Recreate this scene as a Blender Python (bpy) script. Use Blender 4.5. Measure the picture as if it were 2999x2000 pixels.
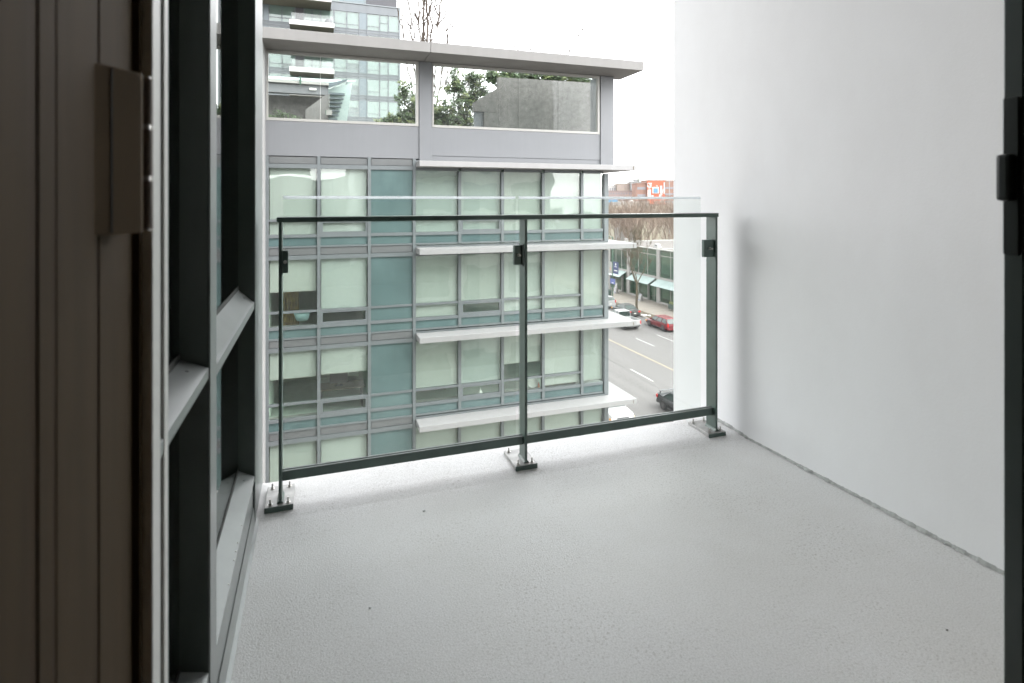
import bpy, bmesh, math, random
from mathutils import Vector, Matrix
random.seed(7)
scene = bpy.context.scene
for o in list(bpy.data.objects): bpy.data.objects.remove(o)

# ------------------------------------------------------------------ camera
YAW = math.atan(574.5 / 1658.0)
cam_data = bpy.data.cameras.new('camera')
cam_data.sensor_width = 36.0
cam_data.lens = 36.0 * 1658.0 / 2999.0
cam_data.shift_y = -(1000.0 - 585.0) / 2999.0
cam_data.dof.use_dof = True; cam_data.dof.focus_distance = 6.0; cam_data.dof.aperture_fstop = 4.5
cam_data.clip_start = 0.02
cam_data.clip_end = 5000.0
cam = bpy.data.objects.new('camera', cam_data)
cam.location = (0.0, 0.0, 1.13)
cam.rotation_euler = (math.pi / 2, 0.0, -YAW)
scene.collection.objects.link(cam)
scene.camera = cam

# ------------------------------------------------------------------ sky, sun, exposure
SUN_EL, SUN_AZ = math.radians(50), math.radians(125)      # azimuth from +Y towards +X
world = bpy.data.worlds.new('World'); scene.world = world; world.use_nodes = True
wn = world.node_tree.nodes; wl = world.node_tree.links; wn.clear()
w_out = wn.new('ShaderNodeOutputWorld'); w_bg = wn.new('ShaderNodeBackground')
w_sky = wn.new('ShaderNodeTexSky'); w_sky.sky_type = 'NISHITA'; w_sky.sun_disc = False
w_sky.sun_elevation = SUN_EL; w_sky.sun_rotation = SUN_AZ
w_sky.air_density = 1.0; w_sky.dust_density = 1.0; w_sky.ozone_density = 1.0
w_hs = wn.new('ShaderNodeHueSaturation'); w_hs.inputs['Saturation'].default_value = 0.05
wl.new(w_sky.outputs[0], w_hs.inputs['Color']); wl.new(w_hs.outputs[0], w_bg.inputs['Color'])
w_bg.inputs['Strength'].default_value = 0.15
wl.new(w_bg.outputs[0], w_out.inputs['Surface'])
sun_data = bpy.data.lights.new('sun', 'SUN'); sun_data.energy = 0.5
sun_data.angle = math.radians(60); sun_data.color = (1.0, 0.98, 0.95)
sun = bpy.data.objects.new('sun', sun_data); scene.collection.objects.link(sun)
sd = Vector((math.cos(SUN_EL) * math.sin(SUN_AZ), math.cos(SUN_EL) * math.cos(SUN_AZ), math.sin(SUN_EL)))
sun.rotation_euler = sd.to_track_quat('Z', 'Y').to_euler()
vs = scene.view_settings
vs.view_transform = 'Standard'; vs.look = 'None'; vs.gamma = 1.0; vs.use_curve_mapping = False
vs.exposure = 2.95
cy = scene.cycles
cy.use_adaptive_sampling = True; cy.adaptive_threshold = 0.02
cy.max_bounces = 12; cy.diffuse_bounces = 6; cy.glossy_bounces = 5; cy.transmission_bounces = 8
cy.transparent_max_bounces = 24; cy.sample_clamp_indirect = 6.0
cy.caustics_reflective = False; cy.caustics_refractive = False
cy.use_denoising = True

# ------------------------------------------------------------------ materials
MATS = {}
def _base(name):
    m = bpy.data.materials.new(name); m.use_nodes = True
    nt = m.node_tree; bs = nt.nodes['Principled BSDF']
    MATS[name] = m
    return m, nt, bs
def _noise(nt, scale, detail=4, rough=0.6, vec=None, stretch=None):
    tc = nt.nodes.new('ShaderNodeTexCoord')
    n = nt.nodes.new('ShaderNodeTexNoise'); n.inputs['Scale'].default_value = scale
    n.inputs['Detail'].default_value = detail; n.inputs['Roughness'].default_value = rough
    if stretch:
        mp = nt.nodes.new('ShaderNodeMapping'); mp.inputs['Scale'].default_value = stretch
        nt.links.new(tc.outputs['Object'], mp.inputs['Vector']); nt.links.new(mp.outputs[0], n.inputs['Vector'])
    else:
        nt.links.new(tc.outputs['Object'], n.inputs['Vector'])
    return n
def _ramp(nt, src, stops):
    r = nt.nodes.new('ShaderNodeValToRGB')
    el = r.color_ramp.elements
    while len(el) < len(stops): el.new(0.5)
    for e, (p, c) in zip(el, stops):
        e.position = p; e.color = (c[0], c[1], c[2], 1)
    nt.links.new(src, r.inputs['Fac'])
    return r
def _mul(nt, a, b, fac=1.0, mode='MULTIPLY'):
    mx = nt.nodes.new('ShaderNodeMix'); mx.data_type = 'RGBA'; mx.blend_type = mode
    mx.inputs[0].default_value = fac
    nt.links.new(a, mx.inputs[6]); nt.links.new(b, mx.inputs[7])
    return mx.outputs[2]
def mat(name, col, rough=0.6, metal=0.0, var=0.08, scale=3.0, bump=0.0, bscale=40.0, streak=0.0, spec=0.5, stretch=None, bdist=0.01):
    m, nt, bs = _base(name)
    c = col
    n = _noise(nt, scale, 5, 0.6, stretch=stretch)
    r = _ramp(nt, n.outputs['Fac'], [(0.3, tuple(v * (1 - var) for v in c)), (0.7, tuple(min(1, v * (1 + var)) for v in c))])
    out = r.outputs[0]
    if streak > 0:
        n2 = _noise(nt, 1.0, 6, 0.65, stretch=(5.0, 5.0, 0.35))
        r2 = _ramp(nt, n2.outputs['Fac'], [(0.35, (1 - streak,) * 3), (0.6, (1, 1, 1))])
        out = _mul(nt, out, r2.outputs[0])
    nt.links.new(out, bs.inputs['Base Color'])
    bs.inputs['Roughness'].default_value = rough; bs.inputs['Metallic'].default_value = metal
    bs.inputs['Specular IOR Level'].default_value = spec
    if bump > 0:
        nb = _noise(nt, bscale, 4, 0.6)
        b = nt.nodes.new('ShaderNodeBump'); b.inputs['Strength'].default_value = bump
        b.inputs['Distance'].default_value = bdist
        nt.links.new(nb.outputs['Fac'], b.inputs['Height']); nt.links.new(b.outputs[0], bs.inputs['Normal'])
    return m
def glass(name, tint, ior=1.55, wobble=0.0, wscale=1.2, rough=0.0, gtint=(1, 1, 1), stain=0.0):
    m = bpy.data.materials.new(name); m.use_nodes = True; MATS[name] = m
    nt = m.node_tree; nt.nodes.clear()
    out = nt.nodes.new('ShaderNodeOutputMaterial'); mix = nt.nodes.new('ShaderNodeMixShader')
    tr = nt.nodes.new('ShaderNodeBsdfTransparent'); gl = nt.nodes.new('ShaderNodeBsdfGlossy')
    fr = nt.nodes.new('ShaderNodeFresnel')
    ge = nt.nodes.new('ShaderNodeNewGeometry'); mi = nt.nodes.new('ShaderNodeMapRange')   # same reflectance from both sides of a face
    mi.inputs['To Min'].default_value = ior; mi.inputs['To Max'].default_value = 1.0 / ior
    nt.links.new(ge.outputs['Backfacing'], mi.inputs['Value']); nt.links.new(mi.outputs[0], fr.inputs['IOR'])
    tr.inputs['Color'].default_value = (*[c ** 0.5 for c in tint], 1)   # a pane has two faces; gl.inputs['Color'].default_value = (*gtint, 1)
    gl.inputs['Roughness'].default_value = rough
    if wobble > 0:
        n = _noise(nt, wscale, 1, 0.4)
        b = nt.nodes.new('ShaderNodeBump'); b.inputs['Strength'].default_value = 1.0
        b.inputs['Distance'].default_value = wobble
        nt.links.new(n.outputs['Fac'], b.inputs['Height']); nt.links.new(b.outputs[0], gl.inputs['Normal'])
    nt.links.new(fr.outputs[0], mix.inputs[0]); nt.links.new(tr.outputs[0], mix.inputs[1]); nt.links.new(gl.outputs[0], mix.inputs[2])
    last = mix.outputs[0]
    if stain > 0:      # thin film of dust and dried rain marks
        df = nt.nodes.new('ShaderNodeBsdfDiffuse'); df.inputs['Color'].default_value = (0.7, 0.7, 0.68, 1)
        n3 = _noise(nt, 7.0, 6, 0.75)
        r3 = _ramp(nt, n3.outputs['Fac'], [(0.45, (0.01,) * 3), (0.75, (stain,) * 3)])
        mx2 = nt.nodes.new('ShaderNodeMixShader')
        nt.links.new(r3.outputs[0], mx2.inputs[0]); nt.links.new(last, mx2.inputs[1]); nt.links.new(df.outputs[0], mx2.inputs[2])
        last = mx2.outputs[0]
    nt.links.new(last, out.inputs['Surface'])
    return m

mat('render_white', (0.855, 0.865, 0.880), 0.75, var=0.02, scale=0.9, bump=0.15, bscale=120, bdist=0.003)
m = MATS['render_white']; nt = m.node_tree; bs = nt.nodes['Principled BSDF']
src = bs.inputs['Base Color'].links[0].from_socket
nT = _noise(nt, 3.0, 5, 0.7, stretch=(1, 1, 0.5)); rT = _ramp(nt, nT.outputs['Fac'], [(0.3, (0.965, 0.962, 0.96)), (0.6, (1, 1, 1))])
nt.links.new(_mul(nt, src, rT.outputs[0]), bs.inputs['Base Color'])
mat('render_outer', (0.72, 0.72, 0.71), 0.8, var=0.04, scale=1.0, streak=0.06)
mat('ceiling_white', (0.80, 0.80, 0.79), 0.8, var=0.02)
# speckled deck coating
m, nt, bs = _base('deck_coating')
nA = _noise(nt, 1.6, 5, 0.6); rA = _ramp(nt, nA.outputs['Fac'], [(0.3, (0.735, 0.738, 0.745)), (0.7, (0.77, 0.772, 0.78))])
nB = _noise(nt, 120, 3, 0.6); rB = _ramp(nt, nB.outputs['Fac'], [(0.34, (0.72, 0.71, 0.69)), (0.45, (1, 1, 1))])
nD = _noise(nt, 2.3, 4, 0.65); rD = _ramp(nt, nD.outputs['Fac'], [(0.4, (0.0,) * 3), (0.62, (1,) * 3)])
mx = nt.nodes.new('ShaderNodeMix'); mx.data_type = 'RGBA'; mx.blend_type = 'MULTIPLY'
nt.links.new(rD.outputs[0], mx.inputs[0]); nt.links.new(rA.outputs[0], mx.inputs[6]); nt.links.new(rB.outputs[0], mx.inputs[7])
nC = _noise(nt, 210, 3, 0.75); rC = _ramp(nt, nC.outputs['Fac'], [(0.36, (0.80, 0.80, 0.785)), (0.50, (0.97, 0.97, 0.965)), (0.66, (1.04, 1.04, 1.04))])
nF = _noise(nt, 0.9, 8, 0.72); rF = _ramp(nt, nF.outputs['Fac'], [(0.38, (0.925, 0.92, 0.905)), (0.58, (1, 1, 1))])
nt.links.new(_mul(nt, _mul(nt, mx.outputs[2], rC.outputs[0]), rF.outputs[0]), bs.inputs['Base Color'])
rG = _ramp(nt, nF.outputs['Fac'], [(0.35, (0.42,) * 3), (0.65, (0.62,) * 3)]); nt.links.new(rG.outputs[0], bs.inputs['Roughness'])
bs.inputs['Specular IOR Level'].default_value = 0.35
nE = _noise(nt, 190, 3, 0.7); bE = nt.nodes.new('ShaderNodeBump'); bE.inputs['Strength'].default_value = 0.55; bE.inputs['Distance'].default_value = 0.004
nt.links.new(nE.outputs['Fac'], bE.inputs['Height']); nt.links.new(bE.outputs[0], bs.inputs['Normal'])

mat('sealant', (0.40, 0.415, 0.405), 0.8, var=0.3, scale=45)
mat('rail_paint', (0.074, 0.116, 0.099), 0.32, var=0.15, scale=9, spec=0.6)
mat('plate_galv', (0.36, 0.36, 0.35), 0.42, metal=0.4, var=0.25, scale=30)
mat('steel_bolt', (0.55, 0.54, 0.52), 0.3, metal=1.0, var=0.2, scale=60)
mat('gasket', (0.02, 0.022, 0.02), 0.6)
mat('frame_char', (0.052, 0.068, 0.060), 0.34, var=0.12, scale=6, spec=0.7)
mat('frame_alu', (0.255, 0.272, 0.270), 0.33, metal=0.15, var=0.07, scale=8, spec=0.6)
mat('jamb_brown', (0.064, 0.044, 0.024), 0.75, spec=0.15, var=0.15, scale=4, stretch=(6, 6, 0.6))
mat('hinge_brown', (0.135, 0.094, 0.052), 0.6, spec=0.25, var=0.08, scale=9)
mat('pale_strip', (0.72, 0.73, 0.70), 0.45, var=0.05)  # on the jamb nosing this pale tone stands for daylight
mat('hinge_knuckle', (0.20, 0.165, 0.14), 0.5)
mat('jamb_groove', (0.055, 0.034, 0.017), 0.7, spec=0.15)
mat('frame_black', (0.018, 0.024, 0.021), 0.35, var=0.1)
mat('room_wall', (0.55, 0.52, 0.47), 0.8)
mat('room_floor', (0.16, 0.10, 0.06), 0.5, var=0.2, scale=4, stretch=(1, 8, 1))
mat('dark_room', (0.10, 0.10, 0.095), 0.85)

mat('slab_white', (0.2573, 0.2548, 0.2548), 0.7, var=0.03, scale=1.5, streak=0.05)
mat('canopy_stone', (0.1726, 0.1685, 0.1627), 0.75, var=0.03, scale=1.2, streak=0.05)
mat('wall_bluegrey', (0.1535, 0.1594, 0.1677), 0.6, var=0.03, scale=0.8, streak=0.03)
mat('frame_cream', (0.2988, 0.2946, 0.2781), 0.5, var=0.05)
mat('mullion_grey', (0.142, 0.158, 0.163), 0.45, metal=0.2, var=0.06, scale=4)
mat('mullion_dark', (0.1079, 0.1203, 0.1245), 0.5, var=0.1)
mat('spandrel_teal', (0.0930, 0.1394, 0.1378), 0.12, var=0.10, scale=1.6, streak=0.07, spec=0.5)
mat('vent_grey', (0.1096, 0.1154, 0.1162), 0.5, var=0.05, scale=3)
mat('blind', (0.3901, 0.4025, 0.3942), 0.9, var=0.025, scale=1.0, stretch=(9, 9, 0.3))
m = MATS['blind']; nt = m.node_tree; bs = nt.nodes['Principled BSDF']      # cloth tone differs a little from blind to blind
oi = nt.nodes.new('ShaderNodeObjectInfo'); rO = _ramp(nt, oi.outputs['Random'], [(0.0, (0.86, 0.90, 0.90)), (0.5, (0.97, 0.96, 0.93)), (1.0, (1, 1, 1))])
nt.links.new(_mul(nt, bs.inputs['Base Color'].links[0].from_socket, rO.outputs[0]), bs.inputs['Base Color'])
m = MATS['spandrel_teal']; nt = m.node_tree; bs = nt.nodes['Principled BSDF']
oi = nt.nodes.new('ShaderNodeObjectInfo'); rO = _ramp(nt, oi.outputs['Random'], [(0.0, (0.90, 0.93, 0.94)), (1.0, (1.06, 1.04, 1.02))])
nt.links.new(_mul(nt, bs.inputs['Base Color'].links[0].from_socket, rO.outputs[0]), bs.inputs['Base Color'])
mat('tower_blind', (0.17, 0.188, 0.18), 0.9, var=0.03)
mat('lamp_shade', (0.40, 0.58, 0.60), 0.6)
mat('ochre_cloth', (0.26, 0.17, 0.05), 0.85, var=0.3, scale=6)
mat('dish_white', (0.6640, 0.6640, 0.6308), 0.35)
mat('bottle_orange', (0.60, 0.16, 0.05), 0.3)
mat('desk_wood', (0.22, 0.17, 0.11), 0.5)
mat('office_wall', (0.60, 0.68, 0.62), 0.85)
mat('concrete', (0.1286, 0.1228, 0.1179), 0.85, var=0.28, scale=5.0, streak=0.12, bump=0.3, bscale=12)
mat('deck_grey', (0.30, 0.30, 0.29), 0.9)
mat('bark', (0.06, 0.046, 0.036), 0.9, var=0.3, scale=20)
mat('bark_green', (0.0871, 0.0706, 0.0456), 0.9, var=0.3, scale=6)
mat('bark_pink', (0.2241, 0.1701, 0.1369), 0.95, var=0.3, scale=0.5)
mat('leaf_dark', (0.0415, 0.0706, 0.0249), 0.5, var=0.6, scale=4, spec=0.4)
mat('leaf_light', (0.1079, 0.1328, 0.0456), 0.5, var=0.45, scale=4, spec=0.4)
mat('tower_grey', (0.1037, 0.1145, 0.1228), 0.6, var=0.05, scale=1)
mat('tower_dark', (0.0622, 0.0622, 0.0689), 0.8, var=0.1, scale=6)
mat('tower_panel', (0.0996, 0.1245, 0.1369), 0.35, var=0.05)
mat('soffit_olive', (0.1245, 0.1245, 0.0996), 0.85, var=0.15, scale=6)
glass('glass_green', (0.88, 0.955, 0.905), 1.6, wobble=0.010, wscale=1.1, stain=0.035)
glass('glass_clear', (0.93, 0.965, 0.945), 1.5, stain=0.02)
glass('glass_screen', (0.88, 0.93, 0.90), 1.25, wobble=0.004, wscale=0.8, stain=0.05)
glass('glass_own', (0.62, 0.72, 0.68), 1.7)
glass('glass_tower', (0.80, 0.90, 0.87), 1.6, wobble=0.01, wscale=0.6)
glass('glass_shop', (0.48, 0.70, 0.58), 1.6, wobble=0.02, wscale=0.5, gtint=(0.55, 0.72, 0.6))
mat('awning_glass', (0.3320, 0.4067, 0.3901), 0.25, var=0.04)
m, nt, bs = _base('edge_reflection')       # pale translucent band standing in for the reflection along the glass top
bs.inputs['Base Color'].default_value = (0.90, 0.93, 0.94, 1); bs.inputs['Roughness'].default_value = 0.3
tl = nt.nodes.new('ShaderNodeBsdfTranslucent'); tl.inputs['Color'].default_value = (0.92, 0.95, 0.97, 1)
mxs = nt.nodes.new('ShaderNodeMixShader'); mxs.inputs[0].default_value = 0.75
nt.links.new(bs.outputs[0], mxs.inputs[1]); nt.links.new(tl.outputs[0], mxs.inputs[2])
nt.links.new(mxs.outputs[0], nt.nodes['Material Output'].inputs['Surface'])
# street
m, nt, bs = _base('asphalt')
n1 = _noise(nt, 0.9, 5, 0.6, stretch=(1.6, 0.05, 1)); r1 = _ramp(nt, n1.outputs['Fac'], [(0.3, (0.098, 0.093, 0.089)), (0.7, (0.132, 0.126, 0.122))])
n2 = _noise(nt, 60, 3, 0.7); r2 = _ramp(nt, n2.outputs['Fac'], [(0.3, (0.85,) * 3), (0.7, (1.05,) * 3)])
nt.links.new(_mul(nt, r1.outputs[0], r2.outputs[0]), bs.inputs['Base Color']); bs.inputs['Roughness'].default_value = 0.75
mat('ground_mat', (0.16, 0.155, 0.14), 0.95, var=0.2, scale=0.05)
mat('pavement', (0.2739, 0.2448, 0.2117), 0.9, var=0.08, scale=0.7)
mat('kerb_stone', (0.2988, 0.2822, 0.2573), 0.9, var=0.1)
mat('verge', (0.0913, 0.0747, 0.0481), 0.95, var=0.3, scale=1.5)
mat('paint_white', (0.4980, 0.4980, 0.4855), 0.7, var=0.06, scale=5)
mat('paint_yellow', (0.3320, 0.2781, 0.1826), 0.7, var=0.08, scale=5)
mat('car_red', (0.1411, 0.0116, 0.0166), 0.25, var=0.03, spec=0.6)
mat('car_white', (0.34, 0.34, 0.34), 0.3, var=0.01)
mat('car_grey', (0.0706, 0.0706, 0.0681), 0.25, metal=0.3, var=0.03)
mat('car_dark', (0.035, 0.038, 0.04), 0.25, metal=0.3, var=0.03)
mat('car_glass', (0.03, 0.045, 0.04), 0.10, var=0.1, spec=0.4)
mat('tyre', (0.025, 0.025, 0.025), 0.8)
mat('rim', (0.16, 0.16, 0.16), 0.35, metal=0.8)
mat('red_lens', (0.45, 0.02, 0.02), 0.2)
mat('amber_lens', (0.7, 0.32, 0.06), 0.2)
mat('clear_lens', (0.75, 0.75, 0.72), 0.1)
mat('trim_black', (0.03, 0.03, 0.032), 0.5)
mat('bed_liner', (0.10, 0.105, 0.10), 0.7)
mat('shop_stone', (0.2988, 0.2863, 0.2739), 0.8, var=0.05)
mat('shop_interior', (0.1577, 0.2158, 0.1743), 0.9, var=0.4, scale=0.7)  # lightened green stands in for tree reflections in the shop glass
mat('roof_gravel', (0.1286, 0.1162, 0.1079), 0.95, var=0.1, scale=0.5)
mat('pole_green', (0.05, 0.10, 0.07), 0.5)
mat('sign_blue', (0.0249, 0.0373, 0.1245), 0.5)
mat('sign_periwinkle', (0.0747, 0.0996, 0.2822), 0.5)
mat('bin_green', (0.035, 0.06, 0.05), 0.6)
mat('brick_far', (0.2075, 0.1286, 0.1037), 0.9, var=0.12, scale=0.3)  # far town walls coloured paler to stand in for haze
mat('mauve_far', (0.2407, 0.1950, 0.1867), 0.9, var=0.06, scale=0.1)
mat('beige_far', (0.2573, 0.2200, 0.1909), 0.9, var=0.05, scale=0.1)
mat('white_far', (0.3818, 0.3735, 0.3652), 0.9, var=0.04, scale=0.1)
mat('grey_far', (0.2075, 0.2075, 0.2058), 0.9, var=0.05, scale=0.1)
mat('cream_far', (0.2988, 0.2697, 0.2117), 0.9, var=0.05, scale=0.1)
mat('window_far', (0.16, 0.165, 0.18), 0.3)
mat('duct_metal', (0.55, 0.55, 0.55), 0.35, metal=0.7, var=0.1, scale=3)
mat('blue_board', (0.0830, 0.1826, 0.2822), 0.6)
mat('roof_tile', (0.30, 0.26, 0.23), 0.9)
mat('snow_scrap', (0.75, 0.75, 0.76), 0.9)
# mural: orange-red ground with loose pale shapes, orange paled in place of haze
m, nt, bs = _base('mural')
n1 = _noise(nt, 0.30, 3, 0.5); r1 = _ramp(nt, n1.outputs['Fac'], [(0.60, (0.34, 0.10, 0.06)), (0.62, (0.38, 0.30, 0.28)), (0.68, (0.34, 0.34, 0.36)), (0.72, (0.33, 0.12, 0.08))])
nt.links.new(r1.outputs[0], bs.inputs['Base Color']); bs.inputs['Roughness'].default_value = 0.9

# ------------------------------------------------------------------ helpers
COL = scene.collection
def box(bm, x0, x1, y0, y1, z0, z1):
    vs_ = [bm.verts.new(p) for p in ((x0,y0,z0),(x1,y0,z0),(x1,y1,z0),(x0,y1,z0),(x0,y0,z1),(x1,y0,z1),(x1,y1,z1),(x0,y1,z1))]
    for f in ((3,2,1,0),(4,5,6,7),(0,1,5,4),(1,2,6,5),(2,3,7,6),(3,0,4,7)):
        bm.faces.new([vs_[i] for i in f])
    return vs_
def prism(bm, pts, lo, hi, axis='z'):
    """extrude polygon pts (2D) between lo and hi along axis"""
    def mk(p, h):
        return {'z': (p[0], p[1], h), 'x': (h, p[0], p[1]), 'y': (p[0], h, p[1])}[axis]
    a = [bm.verts.new(mk(p, lo)) for p in pts]; b = [bm.verts.new(mk(p, hi)) for p in pts]
    n = len(pts)
    bm.faces.new(a); bm.faces.new(b[::-1])
    for i in range(n): bm.faces.new((a[i], b[i], b[(i+1) % n], a[(i+1) % n]))
def cyl(bm, c, r, h0, h1, seg=12, axis='z', r2=None):
    r2 = r if r2 is None else r2
    def mk(a, rr, h):
        u, v = rr*math.cos(a), rr*math.sin(a)
        return {'z': (c[0]+u, c[1]+v, h), 'x': (h, c[0]+u, c[1]+v), 'y': (c[0]+u, h, c[1]+v)}[axis]
    a = [bm.verts.new(mk(2*math.pi*i/seg, r, h0)) for i in range(seg)]
    b = [bm.verts.new(mk(2*math.pi*i/seg, r2, h1)) for i in range(seg)]
    bm.faces.new(a); bm.faces.new(b[::-1])
    for i in range(seg): bm.faces.new((a[i], b[i], b[(i+1) % seg], a[(i+1) % seg]))
BASE = {}
def link(o, parent=None, label=None, cat=None, group=None, kind=None):
    COL.objects.link(o)
    if parent is not None:
        o.parent = parent
        if parent.name in BASE: o.matrix_parent_inverse = Matrix.Translation(-BASE[parent.name])
    if label: o['label'] = label
    if cat: o['category'] = cat
    if group: o['group'] = group
    if kind: o['kind'] = kind
    return o
def obj(name, bm, m, parent=None, bevel=0.0, smooth=False, segs=2, **kw):
    bmesh.ops.recalc_face_normals(bm, faces=bm.faces)
    if bevel > 0:
        bmesh.ops.bevel(bm, geom=list(bm.edges), offset=bevel, segments=segs, affect='EDGES', profile=0.6, clamp_overlap=True)
    me = bpy.data.meshes.new(name); bm.to_mesh(me); bm.free()
    if smooth:
        for p in me.polygons: p.use_smooth = True
    me.materials.append(MATS[m])
    return link(bpy.data.objects.new(name, me), parent, **kw)
def bx(name, m, x0, x1, y0, y1, z0, z1, parent=None, bevel=0.0, **kw):
    bm = bmesh.new(); box(bm, min(x0,x1), max(x0,x1), min(y0,y1), max(y0,y1), min(z0,z1), max(z0,z1))
    return obj(name, bm, m, parent, bevel, **kw)
def empty(name, loc, rz=0.0, **kw):
    o = bpy.data.objects.new(name, None); o.location = loc; o.rotation_euler = (0, 0, rz); o.empty_display_size = 0.2
    return link(o, **kw)
def root(name, loc, **kw):
    '''Empty standing at the thing's base; its parts are modelled in world coordinates'''
    o = empty(name, loc, **kw); BASE[o.name] = Vector(loc)
    return o
def pydata(name, v, f, m, parent=None, smooth=False, **kw):
    me = bpy.data.meshes.new(name); me.from_pydata(v, [], f); me.update()
    if smooth:
        for p in me.polygons: p.use_smooth = True
    me.materials.append(MATS[m])
    return link(bpy.data.objects.new(name, me), parent, **kw)
STREET = -13.87
# ================================================================== OWN BALCONY
# floor: flat deck, soft riser to a thin raised edge strip, rounded drip edge
prof = [(0.80, 0.0), (2.10, 0.0), (2.16, 0.0015), (2.20, 0.006), (2.24, 0.0105), (2.28, 0.0130), (2.34, 0.0133), (2.40, 0.0125), (2.435, 0.009), (2.448, 0.0), (2.452, -0.03), (2.452, -0.22), (0.80, -0.22)]
bm = bmesh.new(); prism(bm, prof, -0.2035, 2.02, 'x')
deck = obj('balcony_floor', bm, 'deck_coating', kind='structure')
# dirty sealant bead along the foot of the side wall
def wall_x(y): return 1.9205 + (2.316 - y) * 0.0325
v = []; f = []
N = 260
rs = random.Random(3)
for i in range(N + 1):
    y = 0.8 + (2.45 - 0.8) * i / N
    z0 = 0.0 if y < 2.16 else 0.0015 + 0.013 * min(1, (y - 2.16) / 0.12)
    ww_ = max(.002, min(.009, (ww_ if i else .005) + rs.gauss(0, .0022))); w = ww_ + 0.002 * rs.random(); h = 0.003 + 0.005 * rs.random(); x = wall_x(y)
    v += [(x + 0.004, y, z0 + 0.012 + h), (x - w * 0.4, y, z0 + 0.006 + h * 0.5), (x - w, y, z0 + 0.0012)]
for i in range(N):
    for k in range(2):
        a = i * 3 + k; f.append((a, a + 3, a + 4, a + 1))
pydata('sealant_joint', v, f, 'sealant', deck)
# small bits lying on the floor
def chip(x, y, s, m, label, cat='debris'):
    bm = bmesh.new(); bmesh.ops.create_icosphere(bm, subdivisions=1, radius=s)
    for vv in bm.verts:
        vv.co.x *= 1.3; vv.co.z = vv.co.z * 0.45; vv.co += Vector((rs.uniform(-.25, .25), rs.uniform(-.25, .25), rs.uniform(-.1, .1))) * s
    for vv in bm.verts: vv.co += Vector((x, y, s * 0.42))
    obj('floor_chip', bm, m, label=label, cat=cat, group='small bits lying on the balcony floor')
chip(0.142, 1.61, 0.0042, 'snow_scrap', 'tiny white chip lying on the balcony floor left of centre')
chip(0.372, 2.045, 0.0045, 'sealant', 'small grey flake on the floor in front of the left glass panel')
chip(1.565, 1.03, 0.0028, 'gasket', 'small black speck on the floor near the right wall')
chip(1.26, 1.13, 0.003, 'snow_scrap', 'tiny white speck on the floor nearest the lower right')
# ceiling slab over the balcony, unseen; height and reach shaped to even the daylight
bx('balcony_ceiling', 'ceiling_white', -3.0, 2.3, 0.60, 3.40, 3.85, 4.05, kind='structure')
# side wall (slightly splayed), with its end edge
bm = bmesh.new()
prism(bm, [(wall_x(0.7), 0.7), (wall_x(2.722), 2.722), (2.30, 2.722), (2.30, 0.7)], -3.0, 10.505, 'z')
obj('side_wall', bm, 'render_white', bevel=0.004, label='tall smooth white rendered wall closing the right side of the balcony', cat='wall')
# the rest of the building round the balcony (what the opposite windows mirror)
own = root('apartment_building', (1.0, -4.0, STREET), label='white apartment building this balcony belongs to, around and behind the viewer', cat='building')
bx('facade_wall', 'render_outer', 2.302, 16.0, -10.0, 0.8, STREET, 10.5, own)
bx('facade_wall', 'render_outer', -16.0, -5.3, -10.0, 1.6, STREET, 10.5, own)
bx('sky_blocker_wing', 'render_outer', -16.0, -4.0, 2.6, 5.6, STREET, 10.5, own)  # unseen wing added to block sky light from the left
bx('facade_wall', 'render_outer', -4.998, 2.30, -10.0, 0.45, STREET, -0.26, own)
bx('facade_wall', 'render_outer', -4.998, 2.30, -10.0, 0.45, 4.06, 10.5, own)
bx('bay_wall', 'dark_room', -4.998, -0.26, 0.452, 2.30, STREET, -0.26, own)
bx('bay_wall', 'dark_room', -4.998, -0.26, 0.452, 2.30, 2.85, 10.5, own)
bx('bay_slab', 'slab_white', -5.2, -0.262, 0.80, 2.50, -0.25, -0.02, own)
for k in range(-4, 4):
    if k not in (0, 1):
        bx('balcony_slab', 'slab_white', -0.258, 2.299, 0.453, 2.46, 2.87 * k - 0.24, 2.87 * k, own)
    z = 2.87 * k
    for x0 in (2.9, 6.2, 9.5, 12.8):
        bx('window', 'spandrel_teal', x0, x0 + 2.4, 0.801, 0.84, z + 0.3, z + 2.4, own)
    bx('balcony_slab', 'slab_white', 2.9, 9.0, 0.842, 2.4, z - 0.24, z, own)
    for x0 in (-15.0, -11.6, -7.2):  # windows on the added wing
        bx('window', 'spandrel_teal', x0, x0 + 2.5, 5.601, 5.64, z + 0.3, z + 2.4, own)
bx('roof_slab', 'slab_white', -16.0, 16.0, -10.0, 1.9, 10.51, 10.9, own)

# ------------------------------------------------------------------ room behind the camera
bx('room_floor', 'room_floor', -2.2, 2.3, -3.2, 0.79, -0.06, -0.005, kind='structure')
bx('room_ceiling', 'room_wall', -2.2, 2.3, -3.2, 0.79, 2.45, 2.60, kind='structure')
bx('room_wall_back', 'room_wall', -2.2, 2.3, -3.4, -3.2, -0.06, 2.6, kind='structure')
bx('room_wall_left', 'room_wall', -2.4, -2.2, -3.4, 0.45, -0.06, 2.6, kind='structure')
bx('room_wall_right', 'room_wall', 2.3, 2.5, -3.4, 0.79, -0.06, 2.6, kind='structure')
bx('room_wall_front', 'room_wall', 1.13, 2.3, 0.46, 0.598, -0.005, 2.45, kind='structure')
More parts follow.
